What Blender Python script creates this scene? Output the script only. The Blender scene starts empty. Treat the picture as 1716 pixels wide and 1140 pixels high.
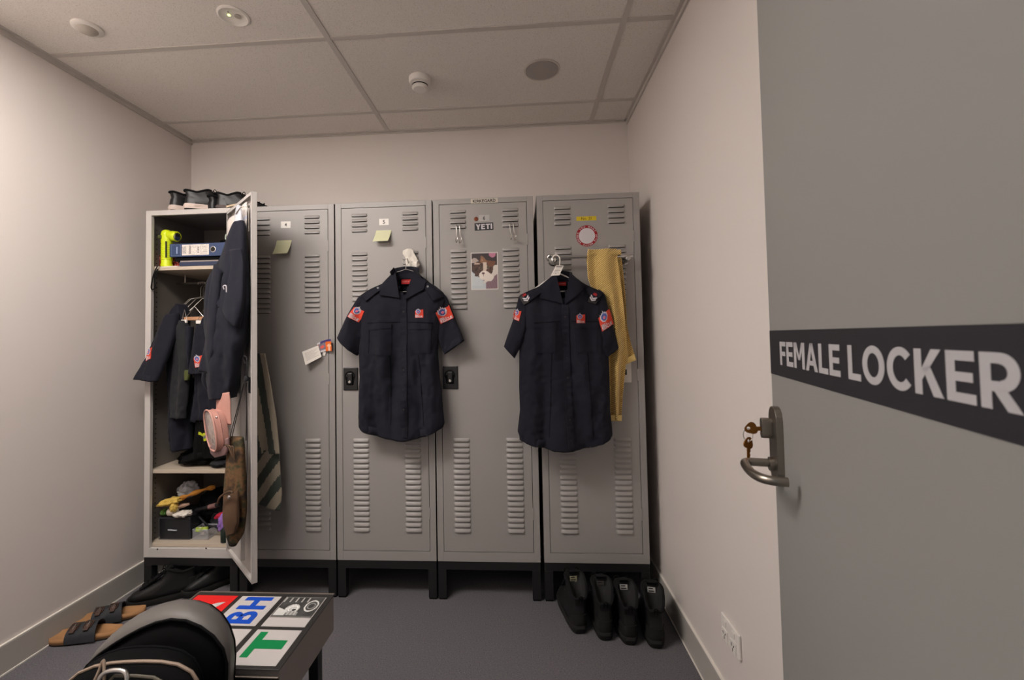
import bpy, bmesh, math, random
from mathutils import Vector, Matrix, noise
from mathutils.bvhtree import BVHTree
R = math.radians
PI = math.pi
sc = bpy.context.scene
COL = sc.collection
random.seed(7)

# ------------------------------------------------------------------ camera
cam_data = bpy.data.cameras.new('camera')
cam = bpy.data.objects.new('camera', cam_data)
COL.objects.link(cam)
_r = Vector((0.997809, 0.063526, -0.018481)); _u = Vector((0.020541, -0.031923, 0.999279)); _f = Vector((-0.062890, 0.997469, 0.033158))
cam.matrix_world = Matrix(((_r.x, _u.x, -_f.x, 1.92038), (_r.y, _u.y, -_f.y, -2.14455), (_r.z, _u.z, -_f.z, 1.25650), (0, 0, 0, 1)))
cam_data.sensor_width = 36.0
cam_data.lens = 740.985 / 1716 * 36
cam_data.shift_x = (858 - 825.386) / 1716
cam_data.shift_y = -(570 - 540.772) / 1716
cam_data.clip_start = 0.02
cam_data.dof.use_dof = True
cam_data.dof.focus_distance = 2.2
cam_data.dof.aperture_fstop = 6.3
sc.camera = cam

# ------------------------------------------------------------------ world, lights, exposure
w = bpy.data.worlds.new('world'); sc.world = w
w.use_nodes = True
w.node_tree.nodes['Background'].inputs[0].default_value = (0.95, 0.97, 1.0, 1)
w.node_tree.nodes['Background'].inputs[1].default_value = 0.24
LAMP_POWER = 47.0          # radiant output of the ceiling light panel built in light_panel()
LAMP_COLOR = (1.0, 0.935, 0.88)
sc.view_settings.view_transform = 'Standard'
sc.view_settings.look = 'None'
sc.view_settings.exposure = 0.0
sc.view_settings.gamma = 1.0
sc.view_settings.use_curve_mapping = False
sc.cycles.max_bounces = 8
sc.cycles.diffuse_bounces = 5

# ------------------------------------------------------------------ materials
def lin(c):
    """sRGB 0-255 to linear"""
    out = []
    for v in c[:3]:
        v = v / 255.0
        out.append(v / 12.92 if v <= 0.04045 else ((v + 0.055) / 1.055) ** 2.4)
    return tuple(out) + (1.0,)

def material(name, col, rough=0.6, metal=0.0, var=0.0, vscale=8.0, bump=0.0, bscale=200.0, bdist=0.001, spec=0.5, sheen=0.0):
    m = bpy.data.materials.new(name); m.use_nodes = True
    nt = m.node_tree; b = nt.nodes['Principled BSDF']
    c = lin(col)
    b.inputs['Base Color'].default_value = c
    b.inputs['Roughness'].default_value = rough
    b.inputs['Metallic'].default_value = metal
    b.inputs['Specular IOR Level'].default_value = spec
    if sheen: b.inputs['Sheen Weight'].default_value = sheen
    tc = nt.nodes.new('ShaderNodeTexCoord')
    if var > 0:
        n = nt.nodes.new('ShaderNodeTexNoise'); n.inputs['Scale'].default_value = vscale; n.inputs['Detail'].default_value = 4
        nt.links.new(tc.outputs['Object'], n.inputs['Vector'])
        r = nt.nodes.new('ShaderNodeMix'); r.data_type = 'RGBA'
        r.inputs['A'].default_value = tuple(max(0, x * (1 - var)) for x in c[:3]) + (1,)
        r.inputs['B'].default_value = tuple(min(1, x * (1 + var)) for x in c[:3]) + (1,)
        nt.links.new(n.outputs['Fac'], r.inputs['Factor']); nt.links.new(r.outputs['Result'], b.inputs['Base Color'])
    if bump > 0:
        n2 = nt.nodes.new('ShaderNodeTexNoise'); n2.inputs['Scale'].default_value = bscale; n2.inputs['Detail'].default_value = 3
        nt.links.new(tc.outputs['Object'], n2.inputs['Vector'])
        bp = nt.nodes.new('ShaderNodeBump'); bp.inputs['Strength'].default_value = bump; bp.inputs['Distance'].default_value = bdist
        nt.links.new(n2.outputs['Fac'], bp.inputs['Height']); nt.links.new(bp.outputs['Normal'], b.inputs['Normal'])
    return m

def speckle(name, c1, c2, c3, scale=260.0, rough=0.8, amount=0.06):
    """vinyl or ceiling-board speckle: base with darker and lighter flecks"""
    m = bpy.data.materials.new(name); m.use_nodes = True
    nt = m.node_tree; b = nt.nodes['Principled BSDF']; b.inputs['Roughness'].default_value = rough
    b.inputs['Specular IOR Level'].default_value = 0.25
    tc = nt.nodes.new('ShaderNodeTexCoord')
    v = nt.nodes.new('ShaderNodeTexNoise'); v.inputs['Scale'].default_value = scale; v.inputs['Detail'].default_value = 2
    nt.links.new(tc.outputs['Object'], v.inputs['Vector'])
    rp = nt.nodes.new('ShaderNodeValToRGB')
    e = rp.color_ramp.elements
    e[0].position = 0.36 - amount; e[0].color = lin(c2); e[1].position = 0.42; e[1].color = lin(c1)
    a = rp.color_ramp.elements.new(0.62); a.color = lin(c1)
    a = rp.color_ramp.elements.new(0.70); a.color = lin(c3)
    nt.links.new(v.outputs['Fac'], rp.inputs['Fac']); nt.links.new(rp.outputs['Color'], b.inputs['Base Color'])
    return m

def ramp_material(name, cols, scale=20.0, rough=0.8, detail=3.0, sheen=0.0):
    m = bpy.data.materials.new(name); m.use_nodes = True
    nt = m.node_tree; b = nt.nodes['Principled BSDF']; b.inputs['Roughness'].default_value = rough
    tc = nt.nodes.new('ShaderNodeTexCoord')
    v = nt.nodes.new('ShaderNodeTexNoise'); v.inputs['Scale'].default_value = scale; v.inputs['Detail'].default_value = detail
    nt.links.new(tc.outputs['Object'], v.inputs['Vector'])
    rp = nt.nodes.new('ShaderNodeValToRGB'); rp.color_ramp.interpolation = 'LINEAR'
    e = rp.color_ramp.elements
    n = len(cols)
    pos = [0.32 + 0.36 * i / (n - 1) for i in range(n)]
    e[0].position = pos[0]; e[0].color = lin(cols[0]); e[1].position = pos[-1]; e[1].color = lin(cols[-1])
    for i in range(1, n - 1):
        q = rp.color_ramp.elements.new(pos[i]); q.color = lin(cols[i])
    nt.links.new(v.outputs['Fac'], rp.inputs['Fac']); nt.links.new(rp.outputs['Color'], b.inputs['Base Color'])
    return m

def print_material(name, rough=0.45):
    """flat print: colours from the mesh's 'Ink' attribute"""
    m = bpy.data.materials.new(name); m.use_nodes = True
    nt = m.node_tree; b = nt.nodes['Principled BSDF']; b.inputs['Roughness'].default_value = rough
    a = nt.nodes.new('ShaderNodeAttribute'); a.attribute_name = 'Ink'
    nt.links.new(a.outputs['Color'], b.inputs['Base Color'])
    return m

def clear_material(name, col, alpha=0.35, rough=0.1):
    m = bpy.data.materials.new(name); m.use_nodes = True
    b = m.node_tree.nodes['Principled BSDF']
    b.inputs['Base Color'].default_value = lin(col); b.inputs['Roughness'].default_value = rough
    b.inputs['Alpha'].default_value = alpha
    return m

def emit_material(name, col, strength):
    m = bpy.data.materials.new(name); m.use_nodes = True
    b = m.node_tree.nodes['Principled BSDF']
    b.inputs['Base Color'].default_value = (0.8, 0.8, 0.8, 1)
    b.inputs['Emission Color'].default_value = tuple(col) + (1,)
    b.inputs['Emission Strength'].default_value = strength
    return m

def rib_material(name, col, col2, scale, rot=0.0, rough=0.9, mode='herring'):
    """woven towel relief: diagonal waves as colour and bump"""
    m = bpy.data.materials.new(name); m.use_nodes = True
    nt = m.node_tree; b = nt.nodes['Principled BSDF']; b.inputs['Roughness'].default_value = rough
    b.inputs['Sheen Weight'].default_value = 0.3
    tc = nt.nodes.new('ShaderNodeTexCoord'); mp = nt.nodes.new('ShaderNodeMapping')
    mp.inputs['Rotation'].default_value = (0, rot, 0)
    nt.links.new(tc.outputs['Object'], mp.inputs['Vector'])
    wv = nt.nodes.new('ShaderNodeTexWave'); wv.bands_direction = 'Z'; wv.inputs['Scale'].default_value = scale
    wv.inputs['Distortion'].default_value = 1.2; wv.inputs['Detail'].default_value = 1; wv.inputs['Detail Scale'].default_value = 3
    nt.links.new(mp.outputs['Vector'], wv.inputs['Vector'])
    mx = nt.nodes.new('ShaderNodeMix'); mx.data_type = 'RGBA'
    mx.inputs['A'].default_value = lin(col2); mx.inputs['B'].default_value = lin(col)
    nt.links.new(wv.outputs['Fac'], mx.inputs['Factor']); nt.links.new(mx.outputs['Result'], b.inputs['Base Color'])
    bp = nt.nodes.new('ShaderNodeBump'); bp.inputs['Strength'].default_value = 0.6; bp.inputs['Distance'].default_value = 0.002
    nt.links.new(wv.outputs['Fac'], bp.inputs['Height']); nt.links.new(bp.outputs['Normal'], b.inputs['Normal'])
    return m

M = {
    'wall': material('wall_paint', (216, 208, 203), 0.75, var=0.02, vscale=1.5, bump=0.15, bscale=350, bdist=0.0004),
    'base': material('skirting_vinyl', (172, 168, 162), 0.5, var=0.03),
    'bead': material('skirting_bead_highlight', (222, 216, 208), 0.5),
    'grid': material('ceiling_grid_enamel', (190, 184, 178), 0.5),
    'tile': speckle('ceiling_board', (222, 216, 210), (188, 180, 173), (230, 225, 220), 330, 0.9),
    'floor': speckle('speckled_vinyl', (97, 94, 98), (70, 68, 71), (122, 119, 122), 210, 0.85),
    'plastic_white': material('white_plastic', (224, 219, 213), 0.45),
    'speaker': material('speaker_grille_cloth', (160, 154, 150), 0.7, var=0.1, vscale=900),
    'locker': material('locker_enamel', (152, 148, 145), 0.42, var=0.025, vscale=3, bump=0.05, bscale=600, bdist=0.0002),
    'dark': material('opening_shade', (22, 21, 21), 0.8),  # near-black painted in for the shade of slots, holes, gaps and insides
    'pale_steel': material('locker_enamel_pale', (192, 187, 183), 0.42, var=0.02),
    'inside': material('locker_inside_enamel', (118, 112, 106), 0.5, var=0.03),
    'shelf': material('shelf_enamel', (190, 176, 158), 0.5, var=0.03),
    'stand': material('black_stand_enamel', (24, 24, 25), 0.5),
    'black': material('black_plastic', (20, 20, 22), 0.4),
    'blackmatte': material('black_matte', (12, 12, 13), 0.9, spec=0.15),
    'chrome': material('chrome', (200, 198, 195), 0.22, 1.0),
    'steel': material('brushed_steel', (150, 143, 134), 0.34, 1.0, var=0.08, vscale=60),
    'wire': material('galvanised_wire', (176, 170, 164), 0.35, 0.9),
    'brass': material('key_brass', (150, 100, 48), 0.38, 1.0, var=0.1, vscale=90),
    'navy': material('navy_cotton', (25, 25, 35), 0.9, var=0.12, vscale=30, bump=0.25, bscale=900, bdist=0.0005, spec=0.25, sheen=0.03),
    'navy2': material('navy_jersey', (31, 32, 41), 0.95, var=0.15, vscale=30, bump=0.25, bscale=900, bdist=0.0005, spec=0.2, sheen=0.03),
    'charcoal': material('charcoal_cloth', (42, 42, 45), 0.95, var=0.2, vscale=25, bump=0.3, bscale=700, bdist=0.0006, spec=0.2, sheen=0.03),
    'navyseam': material('navy_seam', (12, 12, 15), 0.95, spec=0.1),
    'red': material('patch_red', (208, 62, 40), 0.8, var=0.06, vscale=90),
    'labelred': material('woven_label_red', (176, 26, 28), 0.8),
    'white': material('white_thread', (200, 194, 198), 0.8),
    'blue': material('emblem_blue', (72, 92, 160), 0.8, var=0.2, vscale=200),
    'pink_thread': material('emblem_pink', (216, 120, 140), 0.8),
    'darkred': material('badge_red', (150, 22, 30), 0.8),
    'paper': material('paper', (224, 218, 210), 0.8, var=0.02, vscale=30),
    'note': material('sticky_note', (204, 204, 168), 0.8),
    'yellow_label': material('yellow_tape', (206, 182, 30), 0.6),
    'ink': material('ink', (34, 32, 32), 0.7),
    'sign_black': material('sign_vinyl', (36, 35, 41), 0.55),
    'sign_white': material('sign_letter_vinyl', (176, 173, 175), 0.55),
    'doorpaint': material('door_paint', (138, 137, 134), 0.5, var=0.02, vscale=2, bump=0.05, bscale=500, bdist=0.0003),
    'towel_y': rib_material('yellow_towel', (232, 204, 132), (160, 120, 54), 44, R(38)),
    'hem_y': material('yellow_towel_hem', (214, 186, 116), 0.9, sheen=0.2),
    'towel_g': material('striped_towel_green', (72, 80, 74), 0.95, var=0.15, vscale=200, bump=0.5, bscale=500, bdist=0.001, sheen=0.3),
    'towel_c': material('striped_towel_cream', (176, 166, 146), 0.95, var=0.1, vscale=200, bump=0.5, bscale=500, bdist=0.001, sheen=0.3),
    'torch': material('torch_yellow', (206, 222, 20), 0.45),
    'torch_dark': material('torch_rubber', (60, 66, 20), 0.6),
    'binder': material('binder_blue', (46, 65, 102), 0.5, var=0.05, vscale=40),
    'navy_folder': material('folder_navy', (38, 50, 78), 0.5),
    'hiviz': material('reflective_yellow', (196, 206, 30), 0.6),
    'silver': material('reflective_silver', (140, 138, 128), 0.4),
    'wood': material('hanger_wood', (176, 132, 98), 0.55, var=0.15, vscale=40),
    'pink': material('pink_vinyl', (190, 140, 128), 0.5, var=0.08, vscale=30),
    'pinkclear': clear_material('clear_vinyl', (196, 180, 176), 0.45, 0.2),
    'camo': ramp_material('camouflage_canvas', [(36, 28, 20), (70, 52, 34), (106, 76, 46), (62, 58, 34), (32, 25, 18)], 20, 0.85),
    'tan': material('tan_leather', (86, 62, 42), 0.7, var=0.25, vscale=18),
    'cork': material('cork_footbed', (158, 116, 76), 0.85, var=0.14, vscale=30, bump=0.3, bscale=300, bdist=0.0005),
    'strap': material('sandal_strap', (38, 40, 44), 0.75, var=0.1, vscale=60),
    'sole_dark': material('sole_rubber_dark', (30, 29, 28), 0.8, spec=0.3, var=0.1, vscale=60),
    'sole_white': material('sole_foam_white', (214, 196, 186), 0.7, var=0.05, vscale=60),
    'boot': material('boot_leather', (14, 14, 15), 0.6, var=0.2, vscale=60, bump=0.3, bscale=400, bdist=0.0006),
    'boot_pad': material('boot_padding', (19, 19, 20), 0.9, spec=0.2, bump=0.3, bscale=300, bdist=0.0008),
    'bag_grey': material('rucksack_grey_nylon', (88, 84, 81), 0.55, var=0.12, vscale=14, bump=0.3, bscale=500, bdist=0.0005),
    'bag_black': material('rucksack_black_nylon', (10, 10, 11), 0.9, spec=0.08, var=0.1, vscale=20, bump=0.4, bscale=600, bdist=0.0008),
    'zip': material('zip_tape_beige', (140, 122, 106), 0.6),
    'panel_white': material('sign_panel_white', (182, 177, 175), 0.35, var=0.015, vscale=10),
    'panel_red': material('sign_panel_red', (206, 32, 32), 0.35),
    'ink_blue': material('sign_blue', (10, 70, 178), 0.35),
    'ink_green': material('sign_green', (0, 122, 66), 0.35),
    'bench_black': material('bench_black_tape', (34, 32, 30), 0.5, var=0.2, vscale=60),
    'bench_side': material('bench_side_laminate', (138, 131, 127), 0.5),
    'bench_lip': material('bench_alu_lip', (130, 120, 112), 0.35, 0.6),
    'rag': material('white_rag', (216, 210, 200), 0.9, var=0.06, vscale=40),
    'ink_print': print_material('flat_print'),
    'clear': clear_material('clear_plastic', (200, 200, 205), 0.22, 0.08),
    'clearwhite': clear_material('frosted_plastic', (226, 230, 238), 0.6, 0.3),
    'smoke': clear_material('smoked_plastic', (40, 40, 44), 0.82, 0.15),
    'glove': material('yellow_glove', (206, 174, 84), 0.85, var=0.15, vscale=40),
    'orange': material('orange_strap', (170, 112, 34), 0.85, var=0.1, vscale=30),
    'bandage': material('bandage', (196, 184, 168), 0.9, var=0.05, vscale=60),
    'crimson': material('crimson_pouch', (176, 18, 52), 0.7),
    'purple': material('purple_cloth', (140, 104, 176), 0.85, var=0.15, vscale=30),
    'lime': material('lime_tape', (168, 190, 70), 0.6),
    'copper': material('copper_badge', (120, 66, 44), 0.4, 0.7),
    'lens': material('sensor_lens', (176, 168, 158), 0.35),
    'flesh': material('beige_insole', (196, 176, 150), 0.8),
    'taupe': material('taupe_sole', (92, 80, 78), 0.8, var=0.1, vscale=60),
}

# ------------------------------------------------------------------ object helpers
WM = {}
def tag(o, label=None, cat=None, group=None, kind=None):
    if label: o['label'] = label
    if cat: o['category'] = cat
    if group: o['group'] = group
    if kind: o['kind'] = kind
    return o

def thing(name, label, cat, loc=(0, 0, 0), rz=0.0, group=None, rot=None):
    o = bpy.data.objects.new(name, None); COL.objects.link(o)
    o.empty_display_size = 0.05
    o.location = loc
    o.rotation_euler = rot if rot else (0, 0, rz)
    WM[o.name] = Matrix.Translation(Vector(loc)) @ o.rotation_euler.to_matrix().to_4x4()
    return tag(o, label, cat, group)

def link(name, me, parent=None, m4=None):
    o = bpy.data.objects.new(name, me); COL.objects.link(o)
    if parent: o.parent = parent
    if m4 is not None: o.matrix_local = m4
    pm = WM[parent.name] if parent else Matrix.Identity(4)
    WM[o.name] = pm @ (m4 if m4 is not None else Matrix.Identity(4))
    return o

class MB:
    """collects faces; build() links them as one mesh object. Coordinates are world unless local=True."""
    def __init__(s): s.v = []; s.f = []; s.mi = []; s.ink = None
    def add(s, vs, fs, mi=0):
        n = len(s.v); s.v += [Vector(p) for p in vs]
        s.f += [[n + i for i in f] for f in fs]; s.mi += [mi] * len(fs); return s
    def box(s, a, b, mi=0, m4=None):
        x0, y0, z0 = a; x1, y1, z1 = b
        vs = [Vector(p) for p in ((x0,y0,z0),(x1,y0,z0),(x1,y1,z0),(x0,y1,z0),(x0,y0,z1),(x1,y0,z1),(x1,y1,z1),(x0,y1,z1))]
        if m4 is not None: vs = [m4 @ p for p in vs]
        return s.add(vs, [(0,3,2,1),(4,5,6,7),(0,1,5,4),(1,2,6,5),(2,3,7,6),(3,0,4,7)], mi)
    def tube(s, pts, r, n=8, mi=0, closed=False, cap=True):
        pts = [Vector(p) for p in pts]; N = len(pts)
        rr = r if isinstance(r, (list, tuple)) else [r] * N
        rings = []; prev = None
        for i, p in enumerate(pts):
            if closed: t = pts[(i + 1) % N] - pts[i - 1]
            else: t = pts[min(i + 1, N - 1)] - pts[max(i - 1, 0)]
            if t.length < 1e-9: t = Vector((0, 0, 1))
            t.normalize()
            if prev is None:
                a = Vector((0, 0, 1)) if abs(t.z) < 0.9 else Vector((1, 0, 0))
                nrm = t.cross(a).normalized()
            else:
                nrm = (prev - t * prev.dot(t))
                nrm = nrm.normalized() if nrm.length > 1e-6 else t.orthogonal().normalized()
            prev = nrm; bn = t.cross(nrm)
            rings.append([p + (nrm * math.cos(2*PI*k/n) + bn * math.sin(2*PI*k/n)) * rr[i] for k in range(n)])
        return s.loft(rings, mi, cap and not closed, cap and not closed, loop=closed)
    def loft(s, rings, mi=0, cap0=True, cap1=True, loop=False, closed_ring=True):
        n = len(rings[0]); base = len(s.v)
        for r in rings: s.v += [Vector(p) for p in r]
        K = len(rings)
        for j in range(K if loop else K - 1):
            a = base + j * n; b = base + ((j + 1) % K) * n
            for k in range(n if closed_ring else n - 1):
                k2 = (k + 1) % n
                s.f.append([a + k, a + k2, b + k2, b + k]); s.mi.append(mi)
        if cap0: s.f.append([base + k for k in range(n)][::-1]); s.mi.append(mi)
        if cap1: s.f.append([base + (K - 1) * n + k for k in range(n)]); s.mi.append(mi)
        return s
    def disc(s, c, axis, r, h, n=24, mi=0, r2=None):
        """short cylinder or cone from c along axis"""
        c = Vector(c); ax = Vector(axis).normalized(); a = ax.orthogonal().normalized(); b = ax.cross(a)
        r2 = r if r2 is None else r2
        rg = lambda q, rad: [q + (a * math.cos(2*PI*k/n) + b * math.sin(2*PI*k/n)) * rad for k in range(n)]
        return s.loft([rg(c, r), rg(c + ax * h, r2)], mi)
    def lathe(s, c, prof, n=32, mi=0, axis=(0, 0, 1), cap=True):
        c = Vector(c); ax = Vector(axis).normalized(); a = ax.orthogonal().normalized(); b = ax.cross(a)
        return s.loft([[c + ax * h + (a * math.cos(2*PI*k/n) + b * math.sin(2*PI*k/n)) * max(r, 1e-4) for k in range(n)] for r, h in prof], mi, cap, cap)
    def prism(s, poly, h0, h1, mi=0, fn=None):
        """2D polygon (a,b) extruded from h0 to h1; fn maps (a,b,h) to 3D (default x, h, z: an upright plane)"""
        fn = fn or (lambda a, b, h: (a, h, b)); n = len(poly)
        vs = [fn(a, b, h0) for a, b in poly] + [fn(a, b, h1) for a, b in poly]
        fs = [list(range(n)), list(range(2*n - 1, n - 1, -1))] + [[i, i + n, (i + 1) % n + n, (i + 1) % n] for i in range(n)]
        return s.add(vs, fs, mi)
    def build(s, name, mats, parent=None, local=False, smooth=False, bevel=0.0, subsurf=0, solidify=0.0, origin=None, weld=False):
        if not isinstance(mats, (list, tuple)): mats = [mats]
        me = bpy.data.meshes.new(name)
        vs = s.v
        if parent is not None and not local:
            inv = WM[parent.name].inverted(); vs = [inv @ p for p in vs]
        me.from_pydata([tuple(p) for p in vs], [], s.f)
        for m in mats: me.materials.append(M[m] if isinstance(m, str) else m)
        me.polygons.foreach_set('material_index', s.mi)
        bm = bmesh.new(); bm.from_mesh(me)
        if weld: bmesh.ops.remove_doubles(bm, verts=bm.verts, dist=1e-5)
        bmesh.ops.recalc_face_normals(bm, faces=bm.faces); bm.to_mesh(me); bm.free()
        if smooth:
            me.polygons.foreach_set('use_smooth', [True] * len(me.polygons))
            if smooth != 'all':
                try: me.set_sharp_from_angle(angle=R(40))
                except Exception: pass
        if s.ink:
            at = me.color_attributes.new('Ink', 'FLOAT_COLOR', 'POINT')
            for i, c in enumerate(s.ink): at.data[i].color = lin(c)
        me.update()
        o = link(name, me, parent)
        if solidify:
            md = o.modifiers.new('thickness', 'SOLIDIFY'); md.thickness = solidify; md.offset = 0
        if bevel:
            md = o.modifiers.new('bevel', 'BEVEL'); md.width = bevel; md.segments = 2; md.limit_method = 'ANGLE'; md.angle_limit = R(35)
        if subsurf:
            md = o.modifiers.new('subd', 'SUBSURF'); md.levels = subsurf; md.render_levels = subsurf
        return o

def interp(tab, z):
    """rows of a table sorted by descending or ascending first column; smooth-ish linear interpolation"""
    t = sorted(tab, key=lambda r: r[0])
    if z <= t[0][0]: return t[0][1:]
    if z >= t[-1][0]: return t[-1][1:]
    for a, b in zip(t, t[1:]):
        if a[0] <= z <= b[0]:
            k = (z - a[0]) / (b[0] - a[0]) if b[0] > a[0] else 0
            return tuple(p + (q - p) * k for p, q in zip(a[1:], b[1:]))

def bez(pts, n=8):
    """Catmull-Rom through points"""
    P = [Vector(p) for p in pts]; P = [P[0]*2 - P[1]] + P + [P[-1]*2 - P[-2]]; out = []
    for i in range(1, len(P) - 2):
        for k in range(n):
            t = k / n; p0, p1, p2, p3 = P[i-1:i+3]
            out.append(0.5 * ((2*p1) + (p2 - p0)*t + (2*p0 - 5*p1 + 4*p2 - p3)*t*t + (3*p1 - p0 - 3*p2 + p3)*t**3))
    out.append(P[-2]); return out

def nz(x, y, z, s=0.0): return noise.noise(Vector((x + s, y - s, z + 2*s)))

# lettering ----------------------------------------------------------------
def strokes(ch, t=0.2):
    """bold capitals as convex quads in a cell of height 1; returns (quads, width)"""
    W = 0.62; q = []
    bar = lambda x0, y0, x1, y1: q.append([(x0, y0), (x1, y0), (x1, y1), (x0, y1)])
    def arc(cx, cy, rx, ry, a0, a1, t=t, n=14):
        for i in range(n):
            u, v = R(a0 + (a1 - a0) * i / n), R(a0 + (a1 - a0) * (i + 1) / n)
            q.append([(cx + rx*math.cos(u), cy + ry*math.sin(u)), (cx + rx*math.cos(v), cy + ry*math.sin(v)),
                      (cx + (rx-t)*math.cos(v), cy + (ry-t)*math.sin(v)), (cx + (rx-t)*math.cos(u), cy + (ry-t)*math.sin(u))])
    if ch == 'F': bar(0,0,t,1); bar(t,1-t*.95,.58,1); bar(t,.40,.53,.40+t*.9); W = .58
    elif ch == 'E': bar(0,0,t,1); bar(t,1-t*.95,.60,1); bar(t,.41,.56,.41+t*.9); bar(t,0,.61,t*.95); W = .61
    elif ch == 'L': bar(0,0,t,1); bar(t,0,.58,t*.95); W = .58
    elif ch == 'T': bar(0,1-t*.95,.70,1); bar(.35-t/2,0,.35+t/2,1-t*.95); W = .70
    elif ch == 'I': bar(0,0,t,1); W = t
    elif ch == 'H': bar(0,0,t,1); bar(.54,0,.54+t,1); bar(t,.41,.54,.41+t*.95); W = .54 + t
    elif ch == 'M':
        bar(0,0,t,1); bar(.68,0,.68+t,1); W = .68 + t
        q.append([(t*.2,1),(t*1.15,1),(W/2+t*.35,.32),(W/2-t*.35,.32)]); q.append([(W-t*.2,1),(W-t*1.15,1),(W/2-t*.35,.32),(W/2+t*.35,.32)])
    elif ch == 'A':
        W = .84; q.append([(0,0),(t*1.05,0),(.42+t*.45,1),(.42-t*.45,1)]); q.append([(W,0),(W-t*1.05,0),(.42-t*.45,1),(.42+t*.45,1)]); bar(.2,.2,.64,.2+t*.85)
    elif ch == 'O': arc(.43,.5,.43,.52,0,360,n=32); W = .86
    elif ch == 'C': arc(.43,.5,.43,.52,42,318,n=26); W = .78
    elif ch == 'K':
        bar(0,0,t,1); q.append([(t,.32),(t,.58),(.46,1),(.70,1)]); q.append([(.24,.56),(.38,.70),(.73,0),(.48,0)]); W = .72
    elif ch == 'R':
        bar(0,0,t,1); bar(t,1-t*.95,.36,1); bar(t,.32,.36,.32+t*.9); arc(.36,.66,.32,.34,-90,90,n=14); q.append([(.22,.36),(.44,.38),(.70,0),(.46,0)]); W = .70
    elif ch == 'B':
        bar(0,0,t,1); bar(t,1-t*.95,.38,1); bar(t,.42,.38,.42+t*.85); bar(t,0,.40,t*.95)
        arc(.38,.755,.27,.245,-90,90,t=t*.92,n=12); arc(.40,.295,.30,.295,-90,90,t=t*.95,n=12); W = .70
    elif ch == 'Y': q.append([(0,1),(t*1.15,1),(.37+t*.4,.42),(.37-t*.5,.42)]); q.append([(.74,1),(.74-t*1.15,1),(.37-t*.4,.42),(.37+t*.5,.42)]); bar(.37-t/2,0,.37+t/2,.46); W = .74
    elif ch == ' ': W = .26
    return q, W

def letter_quads(text, t=0.2, gap=0.09):
    x = 0; out = []
    for ch in text:
        q, w_ = strokes(ch, t); out.append([[(a + x, b) for a, b in p] for p in q]); x += w_ + gap
    return out, x - gap

def put_quads(mb, quads, fn, mi=0, h=0.0006):
    """fn(a,b,height)->3D"""
    for p in quads: mb.prism(p, 0.0, h, mi, fn)

_font_cache = {}
def font_faces(text, bold=0.02):
    """built-in font outline as flat faces, cap height about 0.7, left at x=0; returns verts2d, faces, width"""
    key = (text, bold)
    if key in _font_cache: return _font_cache[key]
    cu = bpy.data.curves.new('lettering', 'FONT'); cu.body = text; cu.size = 1.0; cu.offset = bold; cu.resolution_u = 2
    ob = bpy.data.objects.new('lettering', cu); COL.objects.link(ob)
    dg = bpy.context.evaluated_depsgraph_get(); me = ob.evaluated_get(dg).to_mesh()
    vs = [(v.co.x, v.co.y) for v in me.vertices]; fs = [list(p.vertices) for p in me.polygons]
    ob.evaluated_get(dg).to_mesh_clear()
    bpy.data.objects.remove(ob); bpy.data.curves.remove(cu)
    x0 = min(v[0] for v in vs); vs = [(a - x0, b) for a, b in vs]
    _font_cache[key] = (vs, fs, max(v[0] for v in vs)); return _font_cache[key]

def put_text(mb, text, fn, width=None, size=None, mi=0, bold=0.02, center=False):
    vs, fs, w_ = font_faces(text, bold)
    s = (width / w_) if width else size
    off = -w_ * s / 2 if center else 0
    mb.add([fn(a * s + off, b * s, 0.0) for a, b in vs], fs, mi); return s

def wall_fn(x, y, z, rot=0.0, out=-0.0008, thick=-1):
    """maps (a,b,h) into an upright plane facing -y at (x,y,z), turned by rot"""
    c, s_ = math.cos(rot), math.sin(rot)
    return lambda a, b, h: (x + a*c - b*s_, y + out + thick*h, z + a*s_ + b*c)

def ink_grid(name, parent, fn, nx, ny, colour, mat='ink_print', back=0.0005):
    """flat print as a grid of coloured vertices; colour(u,v) gives sRGB, fn(u,v,h) gives 3D"""
    mb = MB(); ink = []
    for j in range(ny + 1):
        for i in range(nx + 1):
            mb.v.append(Vector(fn(i/nx, j/ny, 0))); ink.append(colour(i/nx, j/ny))
    for j in range(ny):
        for i in range(nx):
            a = j*(nx+1) + i; mb.f.append([a, a+1, a+nx+2, a+nx+1]); mb.mi.append(0)
    mb.ink = ink
    return mb.build(name, mat, parent)

def in_poly(x, y, P):
    c = False; j = len(P) - 1
    for i in range(len(P)):
        if (P[i][1] > y) != (P[j][1] > y) and x < (P[j][0]-P[i][0])*(y-P[i][1])/(P[j][1]-P[i][1]) + P[i][0]: c = not c
        j = i
    return c

# ------------------------------------------------------------------ room
XL, XR, YB, ZC, YF = -0.0883, 2.5655, 0.4307, 2.4985, -2.0
HB, H = 0.1823, 1.7591
T = HB + H
def struct(name, mb, mat, **k):
    o = mb.build(name, mat, **k); o['kind'] = 'structure'; return o
floor = struct('floor', MB().box((XL-.15, YF-1.6, -.1), (XR+.15, YB+.15, 0)), 'floor')
struct('wall_left', MB().box((XL-.12, YF-.14, 0), (XL, YB+.12, 2.62)), 'wall')
struct('wall_right', MB().box((XR, YF-.14, 0), (XR+.12, YB+.12, 2.62)), 'wall')
struct('wall_back', MB().box((XL, YB, 0), (XR, YB+.12, 2.62)), 'wall')
wf = MB().box((XL, YF-.12, 0), (1.36, YF, 2.62)).box((2.30, YF-.12, 0), (XR, YF, 2.62)).box((1.36, YF-.12, 2.10), (2.30, YF, 2.62))
struct('wall_front', wf, 'wall')
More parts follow.
